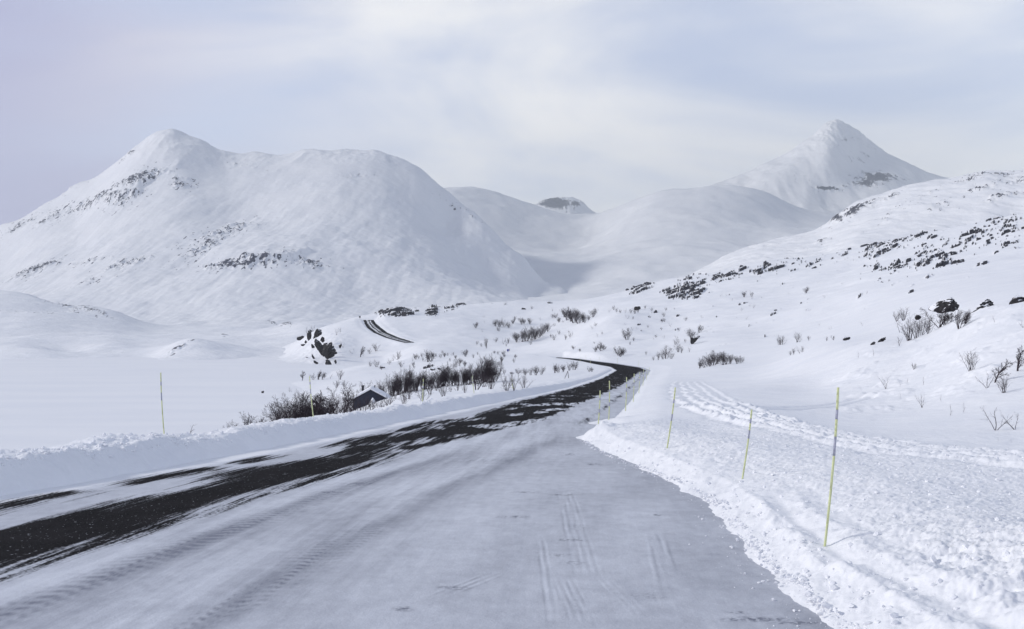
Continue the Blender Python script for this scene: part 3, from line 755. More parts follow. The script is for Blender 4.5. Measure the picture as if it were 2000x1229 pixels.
# ------------------------------------------------------------------ tagging helpers
def tag(o, label=None, cat=None, group=None, kind=None):
    if label: o['label'] = label
    if cat: o['category'] = cat
    if group: o['group'] = group
    if kind: o['kind'] = kind
    return o
def empty(name, loc, rz=0.0):
    o = bpy.data.objects.new(name, None); o.location = loc; o.rotation_euler = (0, 0, rz)
    o.empty_display_size = 0.2
    COL.objects.link(o); return o
def mesh_np(name, V, Fc, mat, smooth=False):
    me = bpy.data.meshes.new(name); me.from_pydata([tuple(map(float, v)) for v in V], [], [tuple(map(int, f)) for f in Fc])
    if smooth: me.polygons.foreach_set('use_smooth', [True]*len(me.polygons))
    me.materials.append(mat); me.update()
    return me
def obj(name, me, parent=None, loc=(0, 0, 0)):
    o = bpy.data.objects.new(name, me); o.location = loc; COL.objects.link(o)
    if parent is not None: o.parent = parent
    return o
def join(parts):
    V = []; Fc = []
    for v, f in parts:
        n = len(V); V += [tuple(p) for p in v]; Fc += [tuple(i+n for i in g) for g in f]
    return V, Fc
def tube(p0, p1, r0, r1, n=8, cap=True):
    p0 = np.array(p0, float); p1 = np.array(p1, float); d = p1-p0; d /= np.linalg.norm(d)
    a = np.cross(d, (0, 0, 1) if abs(d[2]) < .9 else (1, 0, 0)); a /= np.linalg.norm(a); b2 = np.cross(d, a)
    V = []; Fc = []
    for p, r in ((p0, r0), (p1, r1)):
        for k in range(n):
            th = 2*math.pi*k/n; V.append(p + r*(math.cos(th)*a + math.sin(th)*b2))
    for k in range(n): Fc.append((k, (k+1) % n, n+(k+1) % n, n+k))
    if cap: Fc += [tuple(range(n-1, -1, -1)), tuple(range(n, 2*n))]
    return V, Fc
def box(x0, x1, y0, y1, z0, z1):
    V = [(x0, y0, z0), (x1, y0, z0), (x1, y1, z0), (x0, y1, z0), (x0, y0, z1), (x1, y0, z1), (x1, y1, z1), (x0, y1, z1)]
    return V, [(0, 3, 2, 1), (4, 5, 6, 7), (0, 1, 5, 4), (1, 2, 6, 5), (2, 3, 7, 6), (3, 0, 4, 7)]

# ------------------------------------------------------------------ snow poles
M_YEL = simple_mat('pole_yellow', (0.66, 0.70, 0.36), 0.45, (30, .001), .4, (0.60, 0.64, 0.36))
M_REFL = simple_mat('reflective_grey', (0.42, 0.43, 0.52), 0.35, (30, .001), .5)
def pole(px, Db, H, lx_, ly_, label, r=.021, bands=((.57, .69), (.80, .86)), zb=None):
    x0 = (px-1000)/F*Db; z0 = gz(px, Db) if zb is None else zb
    root = empty('snow_pole', (x0, Db, z0))
    tag(root, label, 'snow pole', 'yellow snow poles marking the road edges')
    dirv = np.array((lx_, ly_, 1.0)); 
    cuts = [-.12/H]; cols = []
    for a, b_ in bands: cuts += [a, b_]
    cuts.append(1.0)
    bend = lambda t_: dirv*H*t_ + np.array((.02*H*math.sin(t_*2.2)*np.sign(lx_+.001), 0, 0))
    for k, (a, b_) in enumerate(zip(cuts[:-1], cuts[1:])):
        is_b = k % 2 == 1
        segs = []
        ts = np.linspace(a, b_, 2 if is_b else 4)
        for u, v in zip(ts[:-1], ts[1:]):
            rr = r*.78*(1.06 if is_b else 1.0)
            segs.append(tube(bend(u), bend(v), rr, rr*(.99), 8, cap=True))
        V, Fc = join(segs)
        obj('reflective_band' if is_b else 'pole_section', mesh_np('pole_part', V, Fc, M_REFL if is_b else M_YEL, True), root)
    return root
def D_at_edge(px, side_, off):
    Dg = np.arange(7, 430, .1); xs = (px-1000)/F*Dg
    e = (road_xl(Dg)-off) if side_ == 'L' else (road_xr(Dg)+off)
    k = np.argmin(np.abs(e-xs)/Dg)
    return float(Dg[k])
def pole_px(bx, by, tx, ty, label, D=None, **kw):
    if D is None: x_, D, z_ = hit(bx, by)
    z0 = gz(bx, D); ztop = zof(ty, D); H = ztop-z0
    lean = ((tx-bx)/F*D)/H
    return pole(bx, D, H, lean, 0.0, label, **kw)
pole_px(1611, 1068, 1632, 757, 'tallest yellow-green snow pole with two grey bands, leaning right in rough snow, closest to camera', r=.017)
pole_px(1450, 936, 1466, 800, 'leaning yellow snow pole in rough snow, second closest on the right side', r=.019, bands=((.58, .70), (.80, .87)))
pole_px(1303, 877, 1317, 757, 'leaning yellow snow pole standing where the rough snow meets smooth snow, right side', r=.021, bands=((.45, .56), (.74, .80)))
pole_px(1168, 838, 1171, 763, 'yellow snow pole on the small snow mound at the corner of the lay-by', D=29.6, r=.022, bands=((.40, .50), (.74, .80)))
pole_px(1189, 809, 1189, 744, 'upright yellow snow pole with snow heaped at its foot, just beyond the lay-by corner', D=36.6, r=.024, bands=((.35, .45), (.72, .78)))
for bx, ty, dd, lb in ((1213, 737, 46, 'sixth yellow snow pole along the right road edge, leaning slightly, past the heaped one'),
                   (1226, 730, 58, 'seventh yellow snow pole along the right road edge, before the road narrows away'),
                   (1244, 727, 78, 'eighth yellow snow pole along the right road edge, against the bend'),
                   (1254, 721, 105, 'small yellow snow pole on the right road edge shortly before the bend'),
                   (1262, 720, 135, 'tiny yellow snow pole on the right road edge at the start of the bend'),
                   (1267, 718, 165, 'tiny yellow snow pole on the right road edge at the outside of the bend')):
    d_ = D_at_edge(bx, 'R', .5) if bx < 1240 else dd
    d_ = dd if abs(d_-dd) > dd*.5 else d_
    xx_ = road_xr(np.array([d_]))[0]+.55; bx2 = 1000+xx_/d_*F
    pole_px(bx2, 0, bx2+1, ty, lb, D=d_, r=.022+.0001*d_)
for bx, tx, ty, dd, lb in ((321, 316, 728, 22, 'yellow snow pole with grey bands on the left bank, standing against the white lake'),
                       (612, 606, 735, 33, 'pale yellow snow pole on the left bank in front of the dark birch clump'),
                       (825, 826, 740, 50, 'yellow snow pole on the left bank before the dark row, right of the cabin'),
                       (926, 923, 735, 66, 'yellow snow pole on the left bank before the tallest shrubs at the row end'),
                       (1002, 1000, 740, 90, 'thin yellow snow pole on the left bank beside the last leafless shrub'),
                       (1073, 1073, 738, 120, 'tiny yellow snow pole on the left bank just before the crossed stakes')):
    d_ = D_at_edge(bx, 'L', 1.25)
    pole_px(bx, 0, tx, ty, lb, D=d_, r=.015+.00016*dd)
for k, (dd, s_) in enumerate(((232, 'R'), (262, 'R'), (300, 'R'), (345, 'R'), (255, 'L'), (290, 'L'))):
    xx_ = (road_xr(np.array([dd]))[0]+.5) if s_ == 'R' else (road_xl(np.array([dd]))[0]-.5)
    bx = 1000+xx_/dd*F
    pole(bx, dd, 1.5, .02, 0, ['tiny yellow snow pole just after the bend on the far road edge', 'tiny yellow snow pole, second after the bend on the far road edge', 'tiny yellow snow pole on the far edge midway along the dark strip of road', 'tiny yellow snow pole on the far edge near the left end of the dark strip',
                             'tiny yellow snow pole on the near edge just beyond the bend', 'tiny yellow snow pole on the near edge midway along the dark strip of road'][k], r=.035)
# crossed dark stakes behind the left bank
M_STAKE = simple_mat('weathered_wood', (0.07, 0.06, 0.055), .8, (12, .004))
x_, D_, z_ = hit(1107, 739)
st = empty('wooden_stakes', (x_, D_, z_)); tag(st, 'pair of thin dark stakes leaning together on the snow beyond the left bank', 'stakes')
k = D_/F
for a, b_ in ((-5, 2), (4, 2)):
    V, Fc = tube((a*k, 0, -.2), (b_*k, 0, 14*k), .045, .035, 6); obj('stake', mesh_np('stake', V, Fc, M_STAKE), st)

# ------------------------------------------------------------------ rocks
def ico(sub):
    import bmesh
    bm = bmesh.new(); bmesh.ops.create_icosphere(bm, subdivisions=sub, radius=1.0)
    V = np.array([v.co[:] for v in bm.verts]); Fc = [tuple(v.index for v in f.verts) for f in bm.faces]; bm.free(); return V, Fc
ICO5 = ico(5); ICO1 = ico(1)
def boulder_mesh(sx_, sy_, sz_, seed, cut=12, lean=0.0):
    V, Fc = ICO5; V = V.copy(); r = np.random.default_rng(seed)
    V = np.sign(V)*np.abs(V)**.8; a_ = r.uniform(0, 3); c_, s_2 = math.cos(a_), math.sin(a_); V = np.stack([V[:, 0]*c_-V[:, 1]*s_2, V[:, 0]*s_2+V[:, 1]*c_, V[:, 2]], 1)
    for _ in range(cut):       # planar fractures
        n_ = r.normal(size=3); n_[2] *= .7; n_ /= np.linalg.norm(n_); h = r.uniform(.38, .75)
        d = V@n_ - h; V = V - np.outer(np.maximum(d, 0), n_)
    V = V - (V.max(0)+V.min(0))/2; V = V/((V.max(0)-V.min(0))/2)
    V = V*(1-.10*np.abs(V).sum(1, keepdims=True)/2)
    nn = fbm(V[:, 0]*1.6+seed, V[:, 1]*1.6+V[:, 2]*2.1, 4, .6, seed)
    V = V*(1.05+.22*nn[:, None]+.10*fbm(V[:, 0]*5+V[:, 2]*3, V[:, 1]*5-V[:, 2]*4, 3, .6, seed+2)[:, None])
    V = V*np.array((sx_, sy_, sz_)); V[:, 0] += lean*V[:, 2]
    return mesh_np('rock', V, Fc, M_BOULDER, True)
def rock_at(name, px, py, wpx, hpx, seed, label, group=None, depth=None, lean=0.0, D=None, cut=13, rot=0.0, lift=0.0):
    if D is None: x_, D, z_ = hit(px, py)
    k = D/F; x_ = (px-1000)*k; z_ = zof(py, D)
    me = boulder_mesh(wpx*k/2*1.15, (depth or wpx*.6)*k/2, hpx*k/2*1.12, seed, cut, lean)
    o = obj(name, me, None, (x_, D, z_ + hpx*k/2*(.85+lift)))
    o.rotation_euler = (0, rot, 0)
    tag(o, label, 'rock', group)
    return o
BD = 100.
rock_at('boulder', 1846, 612, 52, 25, 4, 'largest dark boulder, with a snow patch on its middle, above the twisted birch', D=104, lean=.25, rot=math.pi-.25, lift=.25)
rock_at('boulder', 1917, 620, 46, 30, 14, 'dark boulder with a slanting snow cap, right of the largest boulder', D=86, lean=.2, rot=-.45)
rock_at('rock_outcrop', 1990, 596, 36, 20, 22, 'jagged dark rock with snow on top at the right frame edge', D=78, lean=.2, rot=-.2)
rock_at('boulder', 1793, 624, 10, 9, 5, 'small dark rock poking from snow above the fan-shaped birch stems', D=98)
rock_at('boulder', 1653, 664, 16, 7, 6, 'small dark half-buried stone on the crest of the right slope', D=104, rot=-.2)
rock_at('boulder', 1721, 668, 18, 8, 7, 'flat dark rock wedge on the right slope, left of the birch clump', D=94, rot=-.35)
rock_at('boulder', 1705, 674, 10, 6, 8, 'small dark stone just left of the flat rock wedge', D=92, rot=-.5)
rock_at('boulder', 1974, 715, 18, 11, 9, 'blocky dark stone with snow cap between leafless shrubs at the far right', D=50)
rock_at('boulder', 1871, 679, 8, 4, 10, 'pair-sized dark pebble poking out of the sunlit right slope', D=64)
rock_at('rock_outcrop', 1356, 672, 16, 17, 11, 'dark wedge-shaped rock below two shrubs in the middle distance', lean=.3)
for a in (((1245, 606, 12, 8, 31), 'small dark rock among the shrub scatter on the rounded snow dome'), ((1074, 593, 10, 4, 32), 'flat-topped dark rock alone on the snowy skyline'), ((1023, 605, 9, 4, 33), 'small dark rock just below the snowy skyline'),
          ((845, 724, 10, 7, 34), 'dark rock above the shrub row, largest in the low bank of stones'), ((858, 722, 7, 4, 35), 'small dark stone right of the rock above the shrub row'), ((964, 733, 12, 5, 36), 'dark stone at the right end of the dark shrub row'), ((747, 720, 10, 4, 37), 'low dark stone at the edge of the frozen lake inlet'), ((1000, 730, 10, 3, 38), 'flat dark stone left of the short leafless thicket'), ((513, 768, 5, 5, 39), 'tiny dark stone standing out on the flat white lake')):
    (p, q_, w_, h_, sd_), lb = a
    if p == 513: rock_at('boulder', p, q_, w_, h_, sd_, lb, D=295)
    else: rock_at('boulder', p, q_, w_, h_, sd_, lb)
# cliff over the lake inlet: broken dark blocks with snow between
cl = [(587, 664, 14, 10), (604, 665, 12, 22), (621, 660, 15, 20), (624, 690, 17, 32), (640, 698, 20, 34), (612, 702, 6, 12), (648, 698, 14, 20), (641, 713, 12, 12), (592, 676, 10, 5), (600, 700, 6, 4), (664, 680, 6, 10), (655, 710, 5, 9), (630, 668, 9, 12), (611, 680, 7, 9), (634, 680, 10, 12), (617, 711, 8, 8), (649, 684, 7, 10), (598, 672, 7, 8), (656, 692, 5, 6), (607, 648, 6, 5)]
root_lb = ['leftmost dark block of the cliff over the lake', 'narrow upright dark block near the top of the cliff over the lake', 'topmost dark block of the cliff over the lake', 'tall dark block left of the largest one in the lake cliff', 'largest dark block in the middle of the cliff over the lake',
           'thin dark splinter at the left foot of the lake cliff', 'dark block leaning on the right side of the largest cliff block', 'dark block at the very foot of the cliff by the lake shore', 'low dark ledge under the leftmost cliff block', 'tiny dark stone on the snow left of the cliff foot', 'small dark stone on the snow right of the cliff', 'tiny dark stone right of the cliff foot'] + ['small broken dark rock among the big cliff blocks above the frozen lake']*8
for k, (p, q_, w_, h_) in enumerate(cl):
    rock_at('cliff_block', p, q_, w_*.9, h_*.92, 50+k, root_lb[k], 'dark rock blocks of the cliff above the frozen lake', D=None if p <= 612 else np.interp(q_, [660, 713], [618, 557]), lean=.25*(-1)**k, cut=17)

# ------------------------------------------------------------------ cabin
M_WALL = simple_mat('cabin_wall', (0.05, 0.056, 0.082), .8, (6, .01))
M_SNOWCAP = simple_mat('roof_snow', SNOW, .7, (1.5, .05), .2, SNOW2)
M_DARK = simple_mat('dark_metal', (0.035, 0.035, 0.045), .5, (10, .003))
M_GLASS = simple_mat('window_glass', (0.03, 0.035, 0.05), .1, (2, .001), .5)
CD = 118.; kx = CD/F
cx = (724-1000)*kx; cz = zof(787, CD) - .25
cabin = empty('cabin', (cx, CD, cz), math.radians(4)); tag(cabin, 'small dark gabled cabin half buried in snow among leafless shrubs', 'cabin')
hw = 33*kx; ev = 12*kx; rg = 30*kx; dp = 3.4
V = [(-hw, 0, -1.5), (hw, 0, -1.5), (hw, 0, ev), (0, 0, rg-.12), (-hw, 0, ev), (-hw, dp, -1.5), (hw, dp, -1.5), (hw, dp, ev), (0, dp, rg-.12), (-hw, dp, ev)]
Fc = [(0, 1, 2, 3, 4), (9, 8, 7, 6, 5), (1, 6, 7, 2), (0, 4, 9, 5), (0, 5, 6, 1), (2, 7, 8, 3), (3, 8, 9, 4)]
obj('wall', mesh_np('wall', V, Fc, M_WALL), cabin)
def roof_slab(th0, th1, over, y0, y1):
    parts = []
    sl_ = (rg-ev)/hw
    for s in (-1, 1):
        xo = hw+over; zo = ev-sl_*over
        V = [(0, y0, rg+th0), (s*xo, y0, zo+th0), (s*xo, y1, zo+th0), (0, y1, rg+th0), (0, y0, rg+th1), (s*xo, y0, zo+th1), (s*xo, y1, zo+th1), (0, y1, rg+th1)]
        f = [(0, 1, 2, 3), (4, 7, 6, 5), (0, 4, 5, 1), (1, 5, 6, 2), (2, 6, 7, 3), (0, 3, 7, 4)]
        parts.append((V, f))
    return join(parts)
roof = obj('roof', mesh_np('roof', *roof_slab(-.10, .02, .25, -.28, dp+.25), M_DARK), cabin)
def snow_cap():
    n = 24; m_ = 10; V = []; Fc = []
    sl_ = (rg-ev)/hw
    for j in range(m_+1):
        yy = -.34+(dp+.66)*j/m_
        for i in range(n+1):
            u = -1+2*i/n; xo = (hw+.32)*u; zz = rg - sl_*abs(xo) + .03
            rnd = 1-abs(u)**6; ends = 1-abs(2*j/m_-1)**8
            V.append((xo, yy, zz + (.10+.20*rnd)*(.55+.45*ends) + .03*random.random()))
    for j in range(m_):
        for i in range(n): a = j*(n+1)+i; Fc.append((a, a+1, a+n+2, a+n+1))
    nV = len(V)
    for j in range(m_+1):
        yy = -.34+(dp+.66)*j/m_
        for i in range(n+1):
            u = -1+2*i/n; xo = (hw+.32)*u; V.append((xo, yy, rg-sl_*abs(xo)+.024))
    for j in range(m_):
        for i in range(n): a = nV+j*(n+1)+i; Fc.append((a+n+1, a+n+2, a+1, a))
    for i in range(n): Fc.append((i, nV+i, nV+i+1, i+1)); a = m_*(n+1)+i; Fc.append((a+1, nV+a+1, nV+a, a))
    for j in range(m_): a = j*(n+1); Fc.append((a, a+n+1, nV+a+n+1, nV+a)); a += n; Fc.append((a+n+1, a, nV+a, nV+a+n+1))
    return V, Fc
obj('roof_snow', mesh_np('roof_snow', *snow_cap(), M_SNOWCAP, True), roof)
V, Fc = join([tube((-17*kx, 1.4, 20*kx), (-17*kx, 1.4, 36*kx), .14, .14, 10), tube((-17*kx, 1.4, 35*kx), (-17*kx, 1.4, 37*kx), .21, .21, 10)])
obj('chimney', mesh_np('chimney', V, Fc, M_DARK), roof)
V, Fc = join([tube((6*kx, 1.8, rg-.2), (6*kx, 1.8, rg+7*kx), .07, .05, 8), tube((6*kx, 1.8, rg+5*kx), (6*kx, 1.8, rg+6*kx), .13, .10, 8)])
obj('vent_pipe', mesh_np('vent_pipe', V, Fc, M_DARK), roof)
# corner boards and a snow-topped porch gable in front
for s in (-1, 1):
    obj('corner_board', mesh_np('corner_board', *box(s*hw-.07, s*hw+.07, -.03, .10, -1.5, ev-.06), M_DARK), cabin)
# snow drift leaning on the gable wall
def drift(name, x0, y0, z0, rx, ry, h, seed, p=1.0):
    n = 28; V = []; Fc = []
    for j in range(n+1):
        for i in range(n+1):
            u = -1+2*i/n; v = -1+2*j/n; rr = math.sqrt(u*u+v*v)
            hh = max(0, 1-rr)**p
            V.append((x0+rx*u, y0+ry*v, z0+h*hh*(1+.12*math.sin(5*u+seed)) - .4*(hh <= 0)))
    for j in range(n):
        for i in range(n): a = j*(n+1)+i; Fc.append((a, a+1, a+n+2, a+n+1))
    return V, Fc
dr_ = obj('snow_drift', mesh_np('snow_drift', *drift('d', 0, 0, -.9, 1.3, 1.5, 1.7, 1, .9), M_SNOWCAP, True), None, (cx+.35, CD-.9, cz)); dr_['kind'] = 'structure'

# ------------------------------------------------------------------ distant signs
M_BLUE = simple_mat('sign_blue', (0.03, 0.045, 0.28), .5, (4, .002)); M_POST = simple_mat('grey_post', (0.12, 0.12, 0.14), .6, (4, .002))
x_, D_, z_ = hit(992, 689); k = D_/F
sg = empty('road_sign', (x_, D_, z_)); tag(sg, 'tiny blue sign on a post standing in snow left of the road strip', 'road sign')
obj('post', mesh_np('post', *box(-.05, .05, .03, .12, -.4, 6*k), M_POST), sg)
obj('sign_panel', mesh_np('panel', *box(-1.8*k, 1.8*k, -.02, .03, 2.0*k, 6.3*k), M_BLUE), sg)
x_, D_, z_ = (696-1000)/F*795, 795, gz(703, 795); k = D_/F
sg = empty('road_sign', ((703-1000)/F*D_, D_, z_)); tag(sg, 'small dark sign on a post where the far road meets the crest', 'road sign')
obj('post', mesh_np('post', *box(-.12, .12, .06, .2, -.6, 6*k), M_POST), sg)
obj('sign_panel', mesh_np('panel', *box(-2.0*k, 1.4*k, -.06, .05, 3.4*k, 6.4*k), M_DARK), sg)

# ------------------------------------------------------------------ leafless birches and shrubs
M_BARK = simple_mat('birch_bark', (0.055, 0.045, 0.052), .85, (8, .01), .15, (0.09, 0.075, 0.08))
M_TWIG = simple_mat('birch_twigs', (0.032, 0.025, 0.031), .85, (8, .01), .15, (0.055, 0.042, 0.050))
def grow(seed, stems, fan, levels, kids, wob, bend=(0, 0), single=False, r0=.016, up=.12, start=.25):
    r = np.random.default_rng(seed)
    S = [[], []]
    def br(p, d, L, rad, lev):
        n = (7, 4, 3, 2)[min(lev, 3)]
        pts = [p]; q_ = p
        for i in range(n):
            d = d + r.normal(size=3)*wob*(1+.3*lev) + np.array((bend[0], bend[1], up))*.5*(1 if lev else .5)
            d = d/np.linalg.norm(d); q_ = q_ + d*L/n; pts.append(q_)
        for i in range(n):
            a = rad*(1-i/n*.75); b_ = rad*(1-(i+1)/n*.75)
            S[0 if lev == 0 else 1].append((pts[i], pts[i+1], max(a, .0020), max(b_, .0014)))
        if lev < levels:
            nk = kids[lev]
            for k_ in range(nk):
                f = start+(1-start)*(k_+r.random())/nk if lev == 0 else .15+.85*(k_+r.random())/nk
                i = min(int(f*n), n-1); pp = pts[i]+(pts[i+1]-pts[i])*(f*n-i)
                dd = pts[i+1]-pts[i]; dd /= np.linalg.norm(dd)
                ax = r.normal(size=3); ax -= dd*(ax@dd); ax /= np.linalg.norm(ax)
                ang = r.uniform(.45, 1.0)
                br(pp, dd*math.cos(ang)+ax*math.sin(ang), L*(1-.55*f)*r.uniform(.38, .62), rad*(1-f*.7)*.55, lev+1)
    for s in range(stems):
        a = r.uniform(0, 2*math.pi); tilt = abs(r.normal())*fan if not single else .05
        d = np.array((math.cos(a)*math.sin(tilt), math.sin(a)*math.sin(tilt), math.cos(tilt)))
        base = np.array((math.cos(a), math.sin(a), 0))*r.uniform(0, .10 if stems > 6 else .012)
        base[2] = -.05
        br(base, d, r.uniform(.62, .95), r0*r.uniform(.7, 1.15), 0)
    # scale to unit height
    return S
def seg_mesh(segs, scale, mat, name, n=3):
    P0 = np.array([s[0] for s in segs])*scale; P1 = np.array([s[1] for s in segs])*scale
    R0 = np.array([s[2] for s in segs])[:, None]*scale; R1 = np.array([s[3] for s in segs])[:, None]*scale
    d = P1-P0; L = np.linalg.norm(d, axis=1, keepdims=True); d /= np.maximum(L, 1e-9)
    ref = np.where(np.abs(d[:, 2:3]) < .9, np.array([[0, 0, 1.]]), np.array([[1., 0, 0]]))
    a = np.cross(d, ref); a /= np.linalg.norm(a, axis=1, keepdims=True); b2 = np.cross(d, a)
    V = []
    for P_, R in ((P0, R0), (P1+d*R1*.5, R1)):
        for k_ in range(n):
            th = 2*math.pi*k_/n; V.append(P_ + R*(math.cos(th)*a+math.sin(th)*b2))
    V = np.stack(V, 1).reshape(-1, 3)
    m_ = len(segs); base = np.arange(m_)*2*n
    Q = []
    for k_ in range(n):
        k2 = (k_+1) % n
        Q.append(np.stack([base+k_, base+k2, base+n+k2, base+n+k_], 1))
    Q = np.concatenate(Q).astype(np.int32)
    me = bpy.data.meshes.new(name)
    me.vertices.add(len(V)); me.vertices.foreach_set('co', V.astype(np.float32).ravel())
    me.loops.add(Q.size); me.loops.foreach_set('vertex_index', Q.ravel())
    me.polygons.add(len(Q)); me.polygons.foreach_set('loop_start', np.arange(0, Q.size, 4, dtype=np.int32)); me.polygons.foreach_set('loop_total', np.full(len(Q), 4, dtype=np.int32))
    me.polygons.foreach_set('use_smooth', np.ones(len(Q), bool))
    me.update(calc_edges=True); me.materials.append(mat)
    return me
PROTO = {}
def proto(kind, seed, **kw):
    S = grow(seed, **kw)
    allp = np.array([s[1] for s in S[0]+S[1]])
    sc_ = 1.0/np.percentile(allp[:, 2], 99.5)
    if kind == 'sprig':
        PROTO.setdefault(kind, []).append((seg_mesh(S[0]+S[1], sc_, M_BARK, 'sprig_stem', 4), None)); return
    PROTO.setdefault(kind, []).append((seg_mesh(S[0], sc_, M_BARK, kind+'_stem', 4), seg_mesh(S[1], sc_, M_TWIG, kind+'_twigs', 3)))
for s in range(3): proto('tree', 100+s, stems=1, fan=.15, levels=3, kids=(14, 9, 6), wob=.13, r0=.026, start=.12, up=.06)
for s in range(4): proto('dense', 110+s, stems=13, fan=.42, levels=2, kids=(10, 7), wob=.11, r0=.011)
for s in range(4): proto('fan', 120+s, stems=10, fan=.30, levels=2, kids=(6, 4), wob=.06, r0=.012)
for s in range(4): proto('bush', 130+s, stems=7, fan=.42, levels=2, kids=(8, 5), wob=.10, r0=.015)
for s in range(4): proto('sparse', 140+s, stems=3, fan=.30, levels=2, kids=(5, 3), wob=.09, r0=.013)
for s in range(3): proto('sprig', 150+s, stems=1, fan=.3, levels=1, kids=(5,), wob=.12, r0=.016)
for s in range(2): proto('wind', 160+s, stems=7, fan=.25, levels=2, kids=(11, 8), wob=.08, bend=(.28, 0), r0=.016)
for s in range(3): proto('round', 170+s, stems=6, fan=.38, levels=3, kids=(9, 7, 4), wob=.12, r0=.018)
used_first = set()
NAMES = {'tree': ('birch_tree', 'birch tree', 'trunk', 'crown'), 'round': ('birch_tree', 'birch tree', 'trunk', 'crown')}
def plant(px, py, hpx, kind, label, group, D=None, wide=1.0, thick=1.0, tilt=None):
    given = D is not None
    if D is None: x_, D, z_ = hit(px, py, dmin=12)
    x_ = (px-1000)/F*D; z_ = gz(px, D) if D < 1300 else zof(py, D)
    H = hpx/F*D
    ztop = zof(py-hpx, D)
    if given or z_ + H < ztop: H = ztop-z_          # foot hidden behind the bank
    nm, cat, a, b_ = NAMES.get(kind, ('shrub', 'shrub', 'stem', 'twigs'))
    var = random.randrange(len(PROTO[kind])); ms, mt = PROTO[kind][var]
    r = empty(nm, (x_, D, z_), random.uniform(0, 6.28) if kind != 'wind' else random.uniform(-.4, .4))
    r.scale = (H*wide, H*wide, H)
    if tilt: r.rotation_euler = (0, tilt, r.rotation_euler[2])
    tag(r, label, cat, group)
    obj(a, ms, r)
    if mt is not None: obj(b_, mt, r)
    return r

g1 = 'leafless birches and shrubs behind the left snow bank'
for a in ((485, 840, 33, 'round', 'rounded leafless birch at the left end of the row behind the bank', 62), (467, 842, 20, 'dense', 'low leafless shrub at the very left end of the birch row', 60), (505, 839, 24, 'bush', 'low leafless shrub right of the rounded birch behind the bank', 62),
          (545, 836, 34, 'fan', 'pale thin-stemmed shrub left of the darkest birch', 62), (562, 835, 52, 'dense', 'dark shrub leaning on the left side of the darkest birch clump', 66), (580, 835, 66, 'dense', 'darkest and most tangled shrub of the clump left of the cabin', 68),
          (572, 835, 60, 'round', 'tall dark birch in the left half of the clump behind the bank', 70), (596, 832, 64, 'round', 'dark birch in the middle of the clump, left of the snow pole', 66), (604, 832, 60, 'dense', 'bushy shrub behind the snow pole in the birch clump', 72), (616, 829, 66, 'tree', 'tall birch with forked dark trunk just right of the snow pole', 66),
          (589, 834, 70, 'dense', 'tall tangled shrub between the two darkest birches', 71), (610, 830, 56, 'dense', 'dark shrub hiding the foot of the snow pole', 69), (624, 828, 50, 'dense', 'bushy shrub at the foot of the forked birch', 72), (637, 822, 54, 'round', 'rounded birch closing the right end of the dark clump', 74), (630, 827, 58, 'tree', 'open-crowned birch at the right end of the dark clump', 70), (642, 822, 42, 'bush', 'thin grey shrub right of the birch clump', 72), (368, 856, 28, 'sprig', 'lone leafless twig sticking up behind the left bank, right of the first snow pole', 26)):
    plant(a[0], a[1], a[2], a[3], a[4], g1, D=a[5])
g2 = 'thin leafless shrubs between the cabin and the snow bank'
for k, (p, q_, h_) in enumerate(((655, 818, 34), (668, 812, 38), (682, 812, 32), (697, 808, 36), (712, 804, 34), (726, 800, 28), (742, 802, 34), (757, 801, 32), (772, 800, 34), (788, 798, 42), (800, 796, 46), (812, 794, 40), (826, 792, 36), (840, 790, 46), (852, 788, 44), (866, 785, 38), (880, 782, 30), (895, 778, 30), (908, 775, 26), (930, 771, 44), (945, 769, 46), (958, 767, 42))):
    plant(p, q_, h_, 'bush' if k % 3 else 'fan', 'thin leafless shrub in the fringe behind the left bank, before cabin and dark row', g2, D=float(np.interp(p, [640, 700, 800, 900, 960], [38, 42, 51, 63, 75]))*(1.12+.22*(k % 3)))
for a in ((672, 792, 42, 'round', 'slender leafless birch just left of the cabin wall', 112), (684, 790, 34, 'bush', 'thin shrub touching the left cabin wall', 114), (655, 795, 36, 'bush', 'thin grey shrub between the birch clump and the cabin', 100),
          (703, 765, 20, 'bush', 'small shrub rising behind the left roof slope of the cabin', 128), (744, 768, 26, 'bush', 'shrub rising behind the right roof slope of the cabin', 128), (755, 770, 26, 'dense', 'shrub at the right rear corner of the cabin', 126),
          (990, 764, 36, 'bush', 'leaning thin shrub left of the last upright shrub near the bank', None), (1003, 765, 40, 'sparse', 'upright thin shrub beside the thin snow pole on the left bank', None), (1024, 758, 27, 'fan', 'last lone shrub on the snow right of the shrub fringe', None)):
    plant(a[0], a[1], a[2], a[3], a[4], g2, D=a[5])
g3 = 'dark dense shrub row in the hollow right of the cabin'
for k, p in enumerate(np.arange(766, 968, 5.6)):
    q_ = np.interp(p, [766, 830, 900, 965], [770, 762, 752, 742]); h_ = random.uniform(26, 40) + (10 if k % 6 == 4 else 0)
    plant(p+random.uniform(-2, 2), q_, h_, 'wind' if k % 4 == 1 else 'dense', 'dark leafless shrub packed into the long row right of the cabin', g3, D=np.interp(p, [766, 965], [128, 135])+random.uniform(-4, 4), wide=.8)
plant(793, 766, 52, 'wind', 'tall wind-bent shrub standing above the left end of the dark row', g3, D=132); plant(868, 757, 50, 'wind', 'tall wind-bent shrub above the middle of the dark row', g3, D=134); plant(946, 748, 56, 'wind', 'tallest wind-bent shrub above the right end of the dark row', g3, D=136)
g4 = 'short thickets on the snow beyond the left bank'
